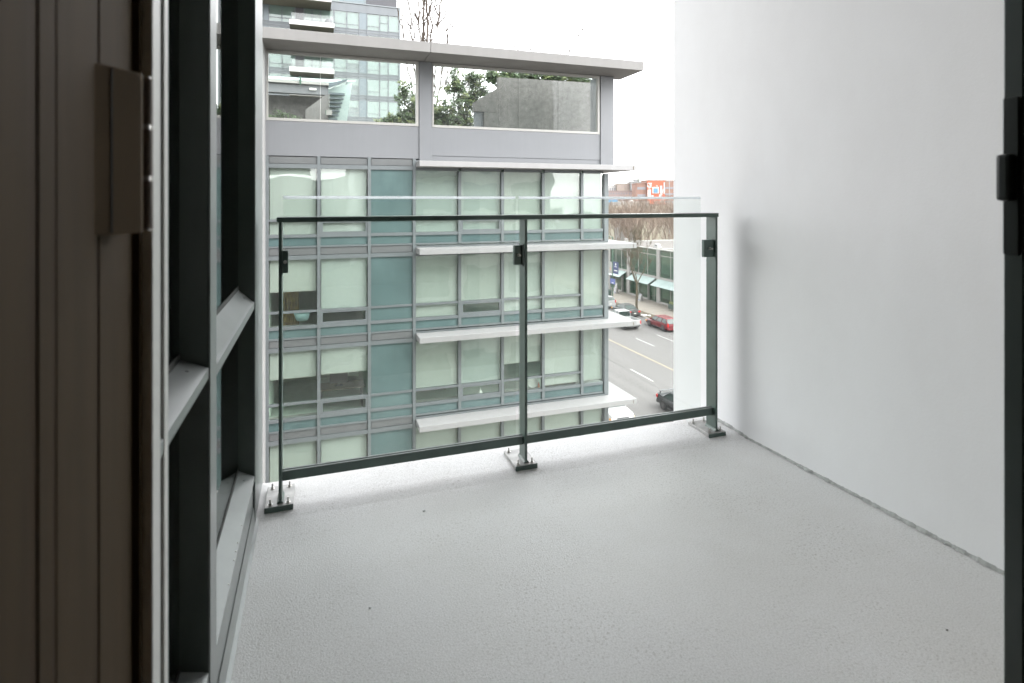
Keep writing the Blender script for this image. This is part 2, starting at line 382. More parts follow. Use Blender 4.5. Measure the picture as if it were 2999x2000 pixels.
# neighbouring room seen (dark) behind the left window
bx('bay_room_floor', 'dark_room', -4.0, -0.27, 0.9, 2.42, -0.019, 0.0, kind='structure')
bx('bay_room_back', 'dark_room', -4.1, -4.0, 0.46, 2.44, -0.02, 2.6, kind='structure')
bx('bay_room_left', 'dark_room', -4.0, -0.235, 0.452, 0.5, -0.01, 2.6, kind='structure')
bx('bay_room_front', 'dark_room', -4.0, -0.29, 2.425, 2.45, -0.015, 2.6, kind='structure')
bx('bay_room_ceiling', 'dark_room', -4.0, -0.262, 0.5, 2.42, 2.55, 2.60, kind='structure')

# ------------------------------------------------------------------ left window wall
ww = root('window_wall', (-0.23, 1.7, 0.0), label='charcoal aluminium window wall on the left side of the balcony', cat='window')
ZT = 2.60
def mull(y0, y1, name='mullion', xo=-0.200):
    bm = bmesh.new(); box(bm, -0.262, xo - 0.0015, y0, y1, 0.012, ZT)
    o = obj(name, bm, 'frame_char', ww, bevel=0.0015)
    bm = bmesh.new(); box(bm, xo - 0.0012, xo + 0.0015, y0 + 0.0005, y1 - 0.0005, 0.013, ZT)
    obj('lit_face', bm, 'frame_alu', o)  # same frame paint, coloured paler here for the grazing light on it
    return o
mull(1.262, 1.337)
mull(2.150, 2.425, 'corner_post')
# glass panes
for (y0, y1, z0, z1) in ((0.87, 1.26, 0.82, ZT), (0.87, 1.26, 0.20, 0.80), (1.339, 2.148, 0.82, ZT), (1.339, 2.148, 0.20, 0.80)):
    bx('window_pane', 'glass_own', -0.256, -0.2525, y0, y1, z0, z1, ww)
# mid and low rails with a sloped, weathered top
def sill(y0, y1, zf0, zf1, zin, name):
    bm = bmesh.new()
    prism(bm, [(-0.2012, zf0), (-0.2012, zf1), (-0.2080, zf1 + 0.003), (-0.2505, zin), (-0.2505, zf0)], y0, y1, 'y')
    o = obj(name, bm, 'frame_alu', ww, bevel=0.001)
    bm = bmesh.new(); cyl(bm, (-0.229, y1 - 0.055), 0.0035, (zf1 + zin) / 2 - 0.002, (zf1 + zin) / 2 + 0.0035, 10)
    obj('drain_cap', bm, 'frame_alu', o)
    bx('gasket', 'gasket', -0.2522, -0.2507, y0, y1, zin - 0.002, zin + 0.014, o)
sill(1.338, 2.149, 0.752, 0.776, 0.820, 'transom')
sill(0.869, 1.261, 0.775, 0.796, 0.816, 'transom')
sill(1.338, 2.149, 0.155, 0.172, 0.196, 'bottom_rail')
sill(0.869, 1.261, 0.155, 0.190, 0.205, 'bottom_rail')
# base flashing and starter track
bx('base_panel', 'frame_alu', -0.2500, -0.2062, 0.80, 2.424, 0.002, 0.1535, ww, bevel=0.001)
bm = bmesh.new(); prism(bm, [(-0.2060, 0.060), (-0.2035, 0.062), (-0.1985, 0.006), (-0.188, 0.0018), (-0.2060, 0.0018)], 0.80, 2.20, 'y')
obj('base_flashing', bm, 'frame_alu', ww)
for y in (1.56, 1.66, 1.70, 1.74, 1.83):
    bm = bmesh.new(); bmesh.ops.create_icosphere(bm, subdivisions=1, radius=0.0022)
    for vv in bm.verts: vv.co += Vector((-0.2055, y, 0.1745))
    obj('water_drop', bm, 'steel_bolt', ww)

# ------------------------------------------------------------------ left door jamb with hinge (inside, in shade)
dj = root('door_jamb', (-0.23, 0.65, 0.0), label='dark brown grooved door jamb at the left edge, hinge side', cat='door frame')
def jb(y0, y1, xf, m='jamb_brown', name='jamb_strip', bev=0.001):
    bx(name, m, -0.40, xf, y0, y1, 0.0, 2.449, dj, bevel=bev)
jb(0.30, 0.565, -0.2205)
jb(0.565, 0.580, -0.2216, 'jamb_groove', 'groove', 0)
jb(0.580, 0.605, -0.2198)
jb(0.605, 0.616, -0.2213, 'jamb_groove', 'groove', 0)
jb(0.616, 0.712, -0.2203)
jb(0.712, 0.722, -0.2216, 'jamb_groove', 'groove', 0)
jb(0.722, 0.836, -0.2200)
# outer nosing; the daylight on it is put into its pale colour
bx('outer_nosing', 'pale_strip', -0.26, -0.2000, 0.8475, 0.886, 0.0, 2.449, dj, bevel=0.002)
bx('seal_groove', 'jamb_groove', -0.26, -0.2120, 0.8365, 0.8472, 0.0, 2.449, dj)
bx('seal_groove', 'gasket', -0.26, -0.2050, 0.8862, 0.9075, 0.0, 2.449, dj)
bx('outer_nosing', 'pale_strip', -0.26, -0.2000, 0.9078, 0.930, 0.0, 2.449, dj, bevel=0.002)
# hinge
bm = bmesh.new(); prism(bm, [(-0.2260, 0.704), (-0.2215, 0.706), (-0.1880, 0.752), (-0.1885, 0.760), (-0.2185, 0.790), (-0.2260, 0.79)], 1.092, 1.2755, 'z')
hg = obj('hinge', bm, 'hinge_brown', dj, bevel=0.0025)
bm = bmesh.new(); prism(bm, [(-0.2093, 0.7215), (-0.2083, 0.7229), (-0.2093, 0.7240), (-0.2105, 0.7225)], 1.094, 1.2735, 'z'); obj('cover_seam', bm, 'frame_black', hg)
for (a, b) in ((1.0965, 1.152), (1.158, 1.212), (1.218, 1.2715)):
    bm = bmesh.new(); cyl(bm, (-0.1868, 0.7660), 0.0062, a, b, 14)
    obj('knuckle', bm, 'hinge_knuckle', hg, smooth=False)
bm = bmesh.new(); cyl(bm, (-0.1868, 0.7660), 0.0042, 1.094, 1.274, 12); obj('hinge_pin', bm, 'steel_bolt', hg)

# ------------------------------------------------------------------ right door frame with latch keeper
rj = root('door_frame', (1.08, 0.55, 0.0), label='black door frame upright at the right edge, latch side', cat='door frame')
bx('upright', 'frame_char', 1.043, 1.128, 0.574, 0.600, 0.0, 2.449, rj, bevel=0.0015)
bx('seal', 'pole_green', 1.0455, 1.128, 0.5705, 0.5737, 0.0, 2.449, rj)
bx('upright', 'frame_black', 1.044, 1.128, 0.46, 0.570, 0.0, 2.449, rj, bevel=0.0015)
kp = bx('keeper_plate', 'frame_black', 1.0375, 1.0428, 0.5765, 0.5985, 1.043, 1.292, rj, bevel=0.002)
bx('latch_lip', 'frame_black', 1.0170, 1.0372, 0.5770, 0.5975, 1.128, 1.202, kp, bevel=0.006)
bx('door_head', 'frame_char', -0.26, 1.128, 0.46, 0.84, 2.452, 2.60, rj)

# ------------------------------------------------------------------ railing
rl = root('balcony_railing', (0.85, 2.26, 0.0), label='dark green steel balcony railing with two clear glass panels', cat='railing')
def bolt(x, y, z, parent, tall=0.020):
    bm = bmesh.new()
    cyl(bm, (x, y), 0.0095, z, z + 0.0016, 14); cyl(bm, (x, y), 0.0062, z + 0.0016, z + 0.0075, 6)
    cyl(bm, (x, y), 0.0034, z + 0.0075, z + tall, 8)
    obj('anchor_bolt', bm, 'steel_bolt', parent)
def flat_post(xc, plate_x0, plate_x1, dy):
    bm = bmesh.new(); box(bm, xc - 0.0055, xc + 0.0055, 2.2225 + dy, 2.2920 + dy, 0.0265, 1.0475)
    p = obj('post', bm, 'rail_paint', rl, bevel=0.0012)
    bm = bmesh.new(); box(bm, plate_x0, plate_x1, 2.2035 + dy, 2.3600 + dy, 0.0100, 0.0262)
    bp = obj('base_plate', bm, 'plate_galv', p, bevel=0.0015)
    # dark painted front edge and the weld fillet round the post foot
    bx('plate_edge', 'rail_paint', plate_x0 + 0.0005, plate_x1 - 0.0005, 2.2022 + dy, 2.2034 + dy, 0.0060, 0.0250, bp)
    bm = bmesh.new(); prism(bm, [(xc - 0.012, 0.0264), (xc + 0.012, 0.0264), (xc + 0.006, 0.036), (xc - 0.006, 0.036)], 2.2185 + dy, 2.2960 + dy, 'y')
    obj('weld', bm, 'rail_paint', p, bevel=0.001)
    for ax in (plate_x0 + 0.018, plate_x1 - 0.018):
        for ay in (2.2215 + dy, 2.3430 + dy): bolt(ax, ay, 0.0262, bp)
    return p
flat_post(-0.1225, -0.1745, -0.0775, 0.0)
flat_post(0.8345, 0.780, 0.878, 0.004)
flat_post(1.8085, 1.748, 1.846, 0.012)
bm = bmesh.new(); prism(bm, [(-0.1345, 2.2165), (1.8160, 2.2290), (1.8160, 2.3060), (-0.1345, 2.2935)], 1.0480, 1.0665, 'z')
obj('top_rail', bm, 'rail_paint', rl, bevel=0.0015)
for (xa, xb, ya, yb) in ((-0.1165, 0.8285, 2.2405, 2.2455), (0.8405, 1.8025, 2.2455, 2.2525)):
    bm = bmesh.new(); prism(bm, [(xa, ya), (xb, yb), (xb, yb + 0.022), (xa, ya + 0.022)], 0.0965, 0.1300, 'z')
    br = obj('bottom_rail', bm, 'rail_paint', rl, bevel=0.0015)
    bm = bmesh.new(); prism(bm, [(xa, ya + .0005), (xb, yb + .0005), (xb, yb + 0.0060), (xa, ya + 0.0060)], 0.1302, 0.1325, 'z')
    obj('glazing_channel', bm, 'frame_alu', br)
    bm = bmesh.new(); prism(bm, [(xa, ya + .0155), (xb, yb + .0155), (xb, yb + 0.0215), (xa, ya + 0.0215)], 0.1302, 0.1335, 'z')
    obj('glazing_channel', bm, 'frame_alu', br)
for (xa, xb, ya) in ((-0.1135, 0.7960, 2.2472), (0.8115, 1.7350, 2.2524)):
    yb = ya + 0.005
    bm = bmesh.new(); prism(bm, [(xa, ya), (xb, yb), (xb, yb + 0.008), (xa, ya + 0.008)], 0.1304, 1.1332, 'z')
    gp = obj('glass_panel', bm, 'glass_clear', rl)
    bm = bmesh.new(); prism(bm, [(xa, ya), (xb, yb), (xb, yb + 0.008), (xa, ya + 0.008)], 1.1334, 1.1440, 'z')
    obj('reflection_band', bm, 'edge_reflection', gp, bevel=0.001)  # bright band added for the glass's internal reflection
# glass clamps
def clamp(x0, x1, y, z0=0.858, z1=0.940, s=1):
    bm = bmesh.new(); box(bm, x0, x1, y - 0.022, y - 0.004, z0, z1)
    c = obj('glass_clamp', bm, 'rail_paint', rl, bevel=0.001)
    xf = x1 if s > 0 else x0
    bx('clamp_plate', 'rail_paint', xf - 0.0025, xf + 0.0015, y - 0.034, y + 0.010, z0 - 0.006, z1 + 0.003, c)
    xm = (x0 + x1) / 2; zm = (z0 + z1) / 2
    bm = bmesh.new(); cyl(bm, (xm, zm), 0.0065, y - 0.030, y - 0.022, 10, 'y'); cyl(bm, (xm, zm), 0.004, y - 0.046, y - 0.030, 8, 'y')
    obj('clamp_bolt', bm, 'steel_bolt', c)
clamp(-0.1160, -0.0960, 2.248, 0.862, 0.944, s=-1)
clamp(0.7835, 0.8190, 2.253)
clamp(1.7380, 1.7960, 2.258)
# ================================================================== BUILDING ACROSS THE GAP
ob = root('office_building', (4.5, 21.0, STREET), label='pale grey building opposite with green glass windows, white sunshade slabs and a flat canopy roof', cat='building')
FY = 19.0
CX = [-1.42, 0.09, 1.65, 3.11, 4.67, 6.22, 7.77, 9.32, 10.235]
P = 2.87
NL = 5
MW = 0.05
# vertical mullions (left strip runs full height, right bays are cut by the slabs)
for i, x in enumerate(CX[:-1]):
    w = MW if i not in (0,) else 0.045
    if i <= 3:
        bx('mullion', 'mullion_grey', x - w, x + w, FY - 0.05, FY + 0.10, STREET, 2.50, ob)
    else:
        for k in range(NL):
            zb = -P * k
            bx('mullion', 'mullion_grey', x - w, x + w, FY - 0.05, FY + 0.10, zb - 0.36, zb + 2.115, ob)
for k in range(NL):
    zb = -P * k
    bx('corner_post', 'mullion_grey', 10.238, 10.41, FY - 0.051, FY + 0.12, zb - 0.408, zb + 2.115, ob)
    bx('corner_post', 'mullion_dark', 10.195, 10.236, FY - 0.02, FY + 0.10, zb + 0.051, zb + 2.05, ob)
BL = {}                     # blind bottom, relative to the storey; None = fully drawn
BL[(1, 0)] = 1.13; BL[(1, 1)] = 0.50; BL[(1, 4)] = 0.50
BL[(2, 0)] = 1.275; BL[(2, 1)] = 1.30; BL[(2, 3)] = 0.47; BL[(2, 4)] = 0.47; BL[(2, 5)] = 1.05; BL[(2, 6)] = 0.13; BL[(2, 7)] = 0.14
rb = random.Random(11)
for k in range(NL):
    zb = -P * k
    for i in range(8):
        x0, x1 = CX[i] + MW + 0.001, CX[i + 1] - MW - 0.001
        if i == 0: x0 = CX[0] + 0.046
        if i == 7: x1 = 10.194
        left = i < 3
        # frames across
        if i != 7:
            bx('transom', 'mullion_grey', x0, x1, FY - 0.035, FY + 0.08, zb + 0.450, zb + 0.520, ob)
        bx('transom', 'mullion_grey', x0, x1, FY - 0.036, FY + 0.08, zb - 0.058, zb + 0.045, ob)
        bx('transom', 'mullion_grey', x0, x1, FY - 0.035, FY + 0.08, zb - 0.375, zb - 0.322, ob)
        bx('spandrel_panel', 'spandrel_teal', x0, x1, FY + 0.004, FY + 0.03, zb - 0.320, zb - 0.060, ob)
        if left:
            bx('vent_panel', 'vent_grey', x0 + 0.012, x1 - 0.012, FY - 0.012, FY + 0.03, zb - 0.603, zb - 0.387, ob)
            bx('panel_back', 'gasket', x0, x1, FY + 0.031, FY + 0.04, zb - 0.615, zb - 0.376, ob)
            bx('transom', 'mullion_grey', x0, x1, FY - 0.042, FY + 0.08, zb - 0.750, zb - 0.617, ob)
        else:
            bx('head_frame', 'mullion_dark', x0, x1, FY - 0.030, FY + 0.08, zb - 0.755, zb - 0.655, ob)
        if k == 0:
            if left:
                bx('transom', 'mullion_grey', x0, x1, FY - 0.042, FY + 0.08, 2.12, 2.253, ob)
                bx('vent_panel', 'vent_grey', x0 + 0.012, x1 - 0.012, FY - 0.012, FY + 0.03, 2.267, 2.475, ob)
                bx('panel_back', 'gasket', x0, x1, FY + 0.031, FY + 0.04, 2.255, 2.49, ob)
            else:
                bx('head_frame', 'mullion_dark', x0, x1, FY - 0.030, FY + 0.08, 2.115, 2.215, ob)
        if i == 2:            # opaque teal glass column
            bx('spandrel_panel', 'spandrel_teal', x0, x1, FY + 0.004, FY + 0.03, zb + 0.522, zb + 2.118, ob)
            bx('spandrel_panel', 'spandrel_teal', x0, x1, FY + 0.004, FY + 0.03, zb + 0.047, zb + 0.448, ob)
            continue
        hopper = i in (1, 4)
        if i == 7:
            panes = [bx('window_pane', 'glass_green', x0, x1, FY + 0.018, FY + 0.028, zb + 0.047, zb + 2.118, ob)]
        else:
            panes = [bx('window_pane', 'glass_green', x0, x1, FY + 0.018, FY + 0.028, zb + 0.522, zb + 2.118, ob),
                     bx('window_pane', 'glass_green', x0 + (0.07 if hopper else 0), x1 - (0.07 if hopper else 0), FY + 0.016, FY + 0.026, zb + (0.115 if hopper else 0.047), zb + (0.40 if hopper else 0.448), ob)]
        if hopper:
            bm = bmesh.new()
            box(bm, x0, x0 + 0.068, FY - 0.028, FY + 0.05, zb + 0.046, zb + 0.449); box(bm, x1 - 0.068, x1, FY - 0.028, FY + 0.05, zb + 0.046, zb + 0.449)
            box(bm, x0 + 0.0681, x1 - 0.0681, FY - 0.028, FY + 0.05, zb + 0.046, zb + 0.113); box(bm, x0 + 0.0681, x1 - 0.0681, FY - 0.028, FY + 0.05, zb + 0.402, zb + 0.449)
            obj('hopper_frame', bm, 'mullion_grey', panes[1])
        b = BL.get((k, i), 0.05)
        # roller blind: hung cloth with slight sag, own thickness, hem bar
        bm = bmesh.new(); nseg = 10
        pts = []
        ph = rb.uniform(0, 6.28)
        for s in range(nseg + 1):
            u = s / nseg; pts.append((x0 + 0.02 + (x1 - x0 - 0.05) * u, FY + 0.085 + 0.005 * math.sin(5 * u + ph)))
        poly = pts + [(px, py + 0.004) for px, py in reversed(pts)]
        prism(bm, poly, zb + b, zb + 2.16, 'z')
        bl = obj('roller_blind', bm, 'blind', panes[0])
        bx('hem_bar', 'frame_cream', x0 + 0.02, x1 - 0.03, FY + 0.080, FY + 0.102, zb + b - 0.025, zb + b - 0.001, bl)
    # rooms
    bx('floor_slab', 'office_wall', -1.40, 10.2, FY + 0.11, 23.9, zb - 0.60, zb - 0.30, ob)
    bx('window_sill', 'frame_cream', -1.38, 10.19, FY + 0.103, FY + 0.34, zb - 0.012, zb + 0.012, ob)
    bx('sill_wall', 'office_wall', -1.40, 10.18, FY + 0.30, FY + 0.335, zb - 0.298, zb - 0.014, ob)
    bx('ceiling_panel', 'office_wall', -1.40, 10.2, FY + 0.22, 23.9, zb + 2.18, zb + 2.26, ob)
    bx('partition', 'office_wall', 1.66, 3.10, FY + 0.06, 23.9, zb - 0.29, zb + 2.17, ob)
    bx('partition', 'office_wall', -1.46, -1.401, FY + 0.11, 23.9, zb - 0.60, zb + 2.26, ob)
    bx('back_wall', 'office_wall', -1.40, 10.2, 23.9, 24.0, zb - 0.60, zb + 2.26, ob)
    # corner return: first side bay is glass, then wall
    bx('window_pane', 'glass_green', 10.36, 10.37, FY + 0.121, FY + 1.5, zb + 0.05, zb + 2.11, ob)
    bx('side_sill', 'mullion_grey', 10.28, 10.40, FY + 0.121, FY + 1.5, zb - 0.40, zb + 0.048, ob)
    bx('side_wall_panel', 'wall_bluegrey', 10.22, 10.40, FY + 1.502, 33.0, zb - 0.76, zb + 2.114, ob)
    # white sunshade slabs, wrapping the corner
    for kk in ((k - 1, k) if k == 0 else (k,)):
        zt = -P * kk - 0.47
        bm = bmesh.new()
        prism(bm, [(3.165, 18.25), (11.20, 18.25), (11.20, 27.0), (10.411, 27.0), (10.411, 18.948), (3.165, 18.948)], zt - 0.185, zt, 'z')
        sl = obj('sunshade_slab', bm, 'slab_white', ob, bevel=0.012)
        bx('rain_stain', 'verge', 11.05, 11.075, 18.2465, 18.2495, zt - 0.16, zt - 0.03, sl)
        bx('slab_core', 'mullion_dark', 3.161, 10.40, 18.949, FY + 0.10, zt - 0.184, zt + 0.058, ob)
# base of the building, down to the pavement
bx('base_wall', 'wall_bluegrey', 3.16, 10.40, FY + 0.02, 33.0, STREET, -P * (NL - 1) - 0.76, ob)
bx('base_wall', 'wall_bluegrey', -1.40, 3.05, FY + 0.11, 33.0, STREET, -P * (NL - 1) - 0.76, ob)
bx('rear_block', 'wall_bluegrey', -9.0, 10.19, 24.01, 33.0, STREET, 2.60, ob)
bx('left_block', 'wall_bluegrey', -9.0, -2.32, FY + 0.1, 24.0, STREET, 2.60, ob)
# white fin wall at the left with fine panel joints
fin = bx('fin_wall', 'slab_white', -2.30, -1.465, 17.95, FY + 0.20, STREET, 5.775, ob)
for k in range(NL + 1):
    z = -P * k + 2.19
    bm = bmesh.new(); prism(bm, [(17.949, z - 0.35), (17.949, z - 0.335), (FY + 0.01, z + 0.015), (FY + 0.01, z)], -1.4648, -1.4635, 'x')
    obj('panel_joint', bm, 'kerb_stone', fin)
# ------- roof storey: screen wall with two large openings, pilasters, canopy
bx('screen_wall', 'wall_bluegrey', -1.462, 3.275, FY - 0.02, FY + 0.18, 2.505, 3.583, ob)
bx('screen_wall', 'wall_bluegrey', 3.705, 10.075, FY - 0.02, FY + 0.18, 2.625, 3.575, ob)
bx('screen_base', 'wall_bluegrey', 3.705, 10.075, FY - 0.005, FY + 0.18, 2.41, 2.612, ob)
bx('shadow_joint', 'mullion_dark', 3.705, 10.075, FY + 0.02, FY + 0.18, 2.612, 2.625, ob)
bx('pilaster', 'wall_bluegrey', 3.28, 3.70, FY - 0.06, FY + 0.20, 2.41, 5.775, ob, bevel=0.006)
bx('pilaster', 'wall_bluegrey', 10.08, 10.63, FY - 0.06, FY + 0.60, 2.41, 5.775, ob, bevel=0.006)
bx('pilaster_return', 'mullion_dark', 10.062, 10.079, FY + 0.19, FY + 0.75, 3.6, 5.775, ob)
for (x0, x1, z0, z1) in ((-1.445, 3.255, 3.592, 5.768), (3.722, 10.055, 3.583, 5.768)):
    fw = 0.085
    bm = bmesh.new()
    box(bm, x0, x0 + fw * 0.6, FY - 0.03, FY + 0.12, z0, z1); box(bm, x1 - fw, x1, FY - 0.03, FY + 0.12, z0, z1)
    box(bm, x0 + fw * 0.6 + .0005, x1 - fw - .0005, FY - 0.03, FY + 0.12, z0, z0 + fw); box(bm, x0 + fw * 0.6 + .0005, x1 - fw - .0005, FY - 0.03, FY + 0.12, z1 - fw, z1)
    fr = obj('window_frame', bm, 'frame_cream', ob)
    splits = [x0 + fw * .6 + .002] + ([0.136] if x0 < 0 else []) + [x1 - fw - .002]
    for a, b2 in zip(splits[:-1], splits[1:]):
        bx('window_pane', 'glass_screen', a + 0.004, b2 - 0.004, FY + 0.03, FY + 0.042, z0 + fw + .002, z1 - fw - .002, fr)
    if x0 < 0: bx('butt_joint', 'pale_strip', 0.1325, 0.1395, FY + 0.03, FY + 0.042, z0 + fw + .002, z1 - fw - .002, fr)
for (a, b2) in ((-9.0, 3.415), (3.427, 11.15)):
    bm = bmesh.new(); box(bm, a, b2, 17.70, 19.42, 5.782, 6.105)
    obj('roof_canopy', bm, 'canopy_stone', ob, bevel=0.010)
bx('roof_deck', 'deck_grey', -9.0, 10.64, FY + 0.21, 33.0, 2.605, 2.90, ob)

# ------------------------------------------------------------------ things on the roof terrace
cw = root('concrete_wall', (8.2, 20.7, 2.90), label='stained grey concrete wall with a stepped top on the roof terrace', cat='wall')
for j, (xa, xb) in enumerate(((6.60, 7.385), (7.395, 9.065), (9.075, 10.62))):
    bm = bmesh.new(); prism(bm, [(xa, 2.90), (xb, 2.90), (xb, 5.81 + 0.016 * (xb - 6.6)), (xa, 5.81 + 0.016 * (xa - 6.6))], 20.60, 20.85, 'y')
    obj('wall_panel', bm, 'concrete', cw)
bm = bmesh.new(); prism(bm, [(5.63, 4.46), (6.595, 4.46), (6.595, 5.43), (5.63, 4.80)], 20.60, 20.85, 'y'); obj('wall_panel', bm, 'concrete', cw)
bx('wall_panel', 'concrete', 6.02, 6.595, 20.60, 20.85, 2.90, 4.455, cw)
bx('door_glass', 'window_far', 5.66, 6.015, 20.70, 20.80, 2.90, 4.45, cw)

pv = root('rooftop_pavilion', (-1.5, 23.0, 2.90), label='grey stair pavilion with a pale glass canopy on the roof terrace', cat='pavilion')
bx('wall', 'wall_bluegrey', -7.0, 0.44, 22.0, 22.3, 5.00, 5.34, pv)
bx('wall', 'concrete', -7.0, 0.43, 22.6, 22.8, 2.90, 5.00, pv)
bm = bmesh.new(); prism(bm, [(-0.36, 2.90), (0.44, 2.90), (0.44, 5.0), (0.33, 5.0), (-0.36, 4.42)], 22.0, 22.28, 'y'); obj('wall_wing', bm, 'canopy_stone', pv)
bx('roof_beam', 'frame_cream', -7.0, 0.45, 21.9, 22.32, 5.345, 5.44, pv)
bm = bmesh.new(); prism(bm, [(0.45, 5.25), (0.45, 5.42), (1.10, 5.62), (1.10, 5.56)], 21.9, 22.0, 'y'); obj('roof_beam', bm, 'tower_panel', pv)
bm = bmesh.new(); vs4 = [(-7.0, 21.9, 5.445), (0.46, 21.9, 5.445), (1.45, 22.6, 5.70), (1.45, 24.5, 6.05), (-7.0, 24.5, 6.05)]
a = [bm.verts.new(p) for p in vs4]; b_ = [bm.verts.new((p[0], p[1], p[2] + 0.02)) for p in vs4]
bm.faces.new(a); bm.faces.new(b_[::-1])
for q in range(5): bm.faces.new((a[q], b_[q], b_[(q + 1) % 5], a[(q + 1) % 5]))
obj('canopy_glass', bm, 'awning_glass', pv)
bx('canopy_strut', 'pole_green', -0.56, -0.50, 21.86, 21.90, 5.30, 5.60, pv)
for s in range(7):
    z = 5.10 - 0.155 * s; xr = 1.02 - 0.045 * s
    bx('louvre_blade', 'tower_panel', 0.45, xr, 21.95, 22.15, z - 0.075, z - 0.03 + (0.03 if s == 0 else 0), pv)
bm = bmesh.new(); prism(bm, [(0.44, 2.90), (0.95, 2.90), (1.30, 5.55), (0.44, 5.25)], 22.2, 22.22, 'y'); obj('end_screen', bm, 'awning_glass', pv)
bx('wall_light', 'dish_white', -0.22, 0.02, 21.94, 21.995, 5.14, 5.22, pv)
bm = bmesh.new(); cyl(bm, (0.46, 21.85), 0.012, 4.42, 5.02, 8)
lp = obj('hanging_box', bm, 'frame_cream', None, label='small pale sign box hanging on a thin rod by the louvres', cat='sign')
bx('box_body', 'frame_cream', 0.36, 0.56, 21.80, 21.90, 4.24, 4.42, lp)
bx('box_side', 'pole_green', 0.335, 0.358, 21.80, 21.90, 4.26, 4.41, lp)
hd = root('planter_hedge', (-1.2, 21.0, 2.90), label='low dark clipped hedge behind the left roof window', cat='hedge')

# ------------------------------------------------------------------ trees
def tube(V, F, p0, p1, r0, r1, n=5):
    d = (p1 - p0)
    if d.length < 1e-6: return
    z = d.normalized(); x = z.orthogonal().normalized(); y = z.cross(x)
    b = len(V)
    for (p, r) in ((p0, r0), (p1, r1)):
        for i in range(n):
            a = 2 * math.pi * i / n
            V.append(tuple(p + x * (r * math.cos(a)) + y * (r * math.sin(a))))
    for i in range(n): F.append((b + i, b + (i + 1) % n, b + n + (i + 1) % n, b + n + i))
def grow(V, F, rng, p, d, L, r, depth, tips, up=0.25, spread=0.55, segs=3, n=5, kids=(2, 3), minr=0.004, shrink=0.72):
    q = p.copy(); dd = d.copy(); rr = r
    for s in range(segs):
        dd = (dd + Vector((rng.gauss(0, .13), rng.gauss(0, .13), rng.gauss(0, .07) + up * 0.12))).normalized()
        q2 = q + dd * (L / segs); r2 = max(minr, rr * 0.86)
        tube(V, F, q, q2, rr, r2, n)
        if depth > 0 and s >= 1 and rng.random() < 0.75:
            a = rng.uniform(0, 6.283); side = Vector((math.cos(a), math.sin(a), rng.uniform(0.1, 0.7)))
            grow(V, F, rng, q2, (dd * 0.6 + side * spread).normalized(), L * shrink * rng.uniform(.55, .9), r2 * 0.55, depth - 1, tips, up, spread, segs, max(3, n - 1), kids, minr, shrink)
        q, rr = q2, r2
    tips.append(q)
    if depth > 0:
        for _ in range(rng.randint(*kids)):
            a = rng.uniform(0, 6.283); side = Vector((math.cos(a), math.sin(a), rng.uniform(0.2, 0.9)))
            grow(V, F, rng, q, (dd * 0.8 + side * spread * 0.8).normalized(), L * shrink * rng.uniform(.7, 1.05), rr * 0.7, depth - 1, tips, up, spread, segs, max(3, n - 1), kids, minr, shrink)
def leaves(V, F, rng, c, R, n, size):
    for _ in range(n):
        while True:
            o = Vector((rng.uniform(-1, 1), rng.uniform(-1, 1), rng.uniform(-1, 1)))
            if o.length < 1: break
        p = c + Vector((o.x * R[0], o.y * R[1], o.z * R[2]))
        a = Vector((rng.gauss(0, 1), rng.gauss(0, 1), rng.gauss(0, .7))).normalized(); b = a.orthogonal().normalized()
        s = size * rng.uniform(.6, 1.3); k = len(V)
        V += [tuple(p - a * s), tuple(p + b * s * .38), tuple(p + a * s), tuple(p - b * s * .38)]
        F.append((k, k + 1, k + 2, k + 3))
def bare_tree(name, loc, stems, H, r, m, label, seed, depth=3, up=0.5, spread=0.5, trunk=0.0, group=None, minr=0.006):
    rng = random.Random(seed); t = root(name, loc, label=label, cat='tree', group=group)
    V = []; F = []; V2 = []; F2 = []
    base = Vector(loc)
    if trunk > 0:
        q = base.copy(); rr = r
        for s in range(4):
            q2 = base + Vector((rng.gauss(0, .03), rng.gauss(0, .03), trunk * (s + 1) / 4)); tube(V, F, q, q2, rr, rr * .93, 9); q = q2; rr *= .93
        base = q; r = rr * 0.62
    for s in range(stems):
        a = 2 * math.pi * (s + rng.random() * .5) / stems
        d = Vector((math.cos(a) * spread * .6, math.sin(a) * spread * .6, 1)).normalized()
        grow(V2, F2, rng, base.copy(), d, H * rng.uniform(.35, .5), r, depth, [], up, spread, 4, 5, (1, 3), minr)
    if F: pydata('trunk', V, F, m, t, smooth=True)
    else:
        tube(V, F, Vector(loc), Vector(loc) + Vector((0, 0, .3)), r * 1.5, r, 8); pydata('trunk', V, F, m, t, smooth=True)
    pydata('crown', V2, F2, m, t)
    return t
def leafy_tree(name, loc, clumps, nleaf, size, label, seed, group=None, m='leaf_dark', m2='leaf_light', cat='tree'):
    rng = random.Random(seed); t = root(name, loc, label=label, cat=cat, group=group)
    V = []; F = []; B = Vector(loc)
    for (c, R) in clumps:
        cc = Vector(c); mid = B.lerp(cc, .5) + Vector((rng.gauss(0, .1), rng.gauss(0, .1), 0))
        tube(V, F, B, mid, .035, .025, 6); tube(V, F, mid, cc, .025, .010, 5)
        for _ in range(9):
            o = Vector((rng.uniform(-1, 1) * R[0], rng.uniform(-1, 1) * R[1], rng.uniform(-.3, 1.1) * R[2])); tube(V, F, cc.lerp(mid, .3 * rng.random()), cc + o, .010, .003, 4)
    pydata('trunk', V, F, 'bark', t)
    for mm, fr in ((m, .72), (m2, .28)):
        V = []; F = []
        for (c, R) in clumps:
            n = int(2.5 * nleaf * fr * R[0] * R[2] / .2)
            for _ in range(max(3, n // 26)):      # small sprays of leaves
                o = Vector((rng.gauss(0, .5) * R[0], rng.gauss(0, .5) * R[1], rng.gauss(0, .5) * R[2]))
                leaves(V, F, rng, Vector(c) + o, (.16, .16, .13), 26, size)
        pydata('foliage', V, F, mm, t)
    return t
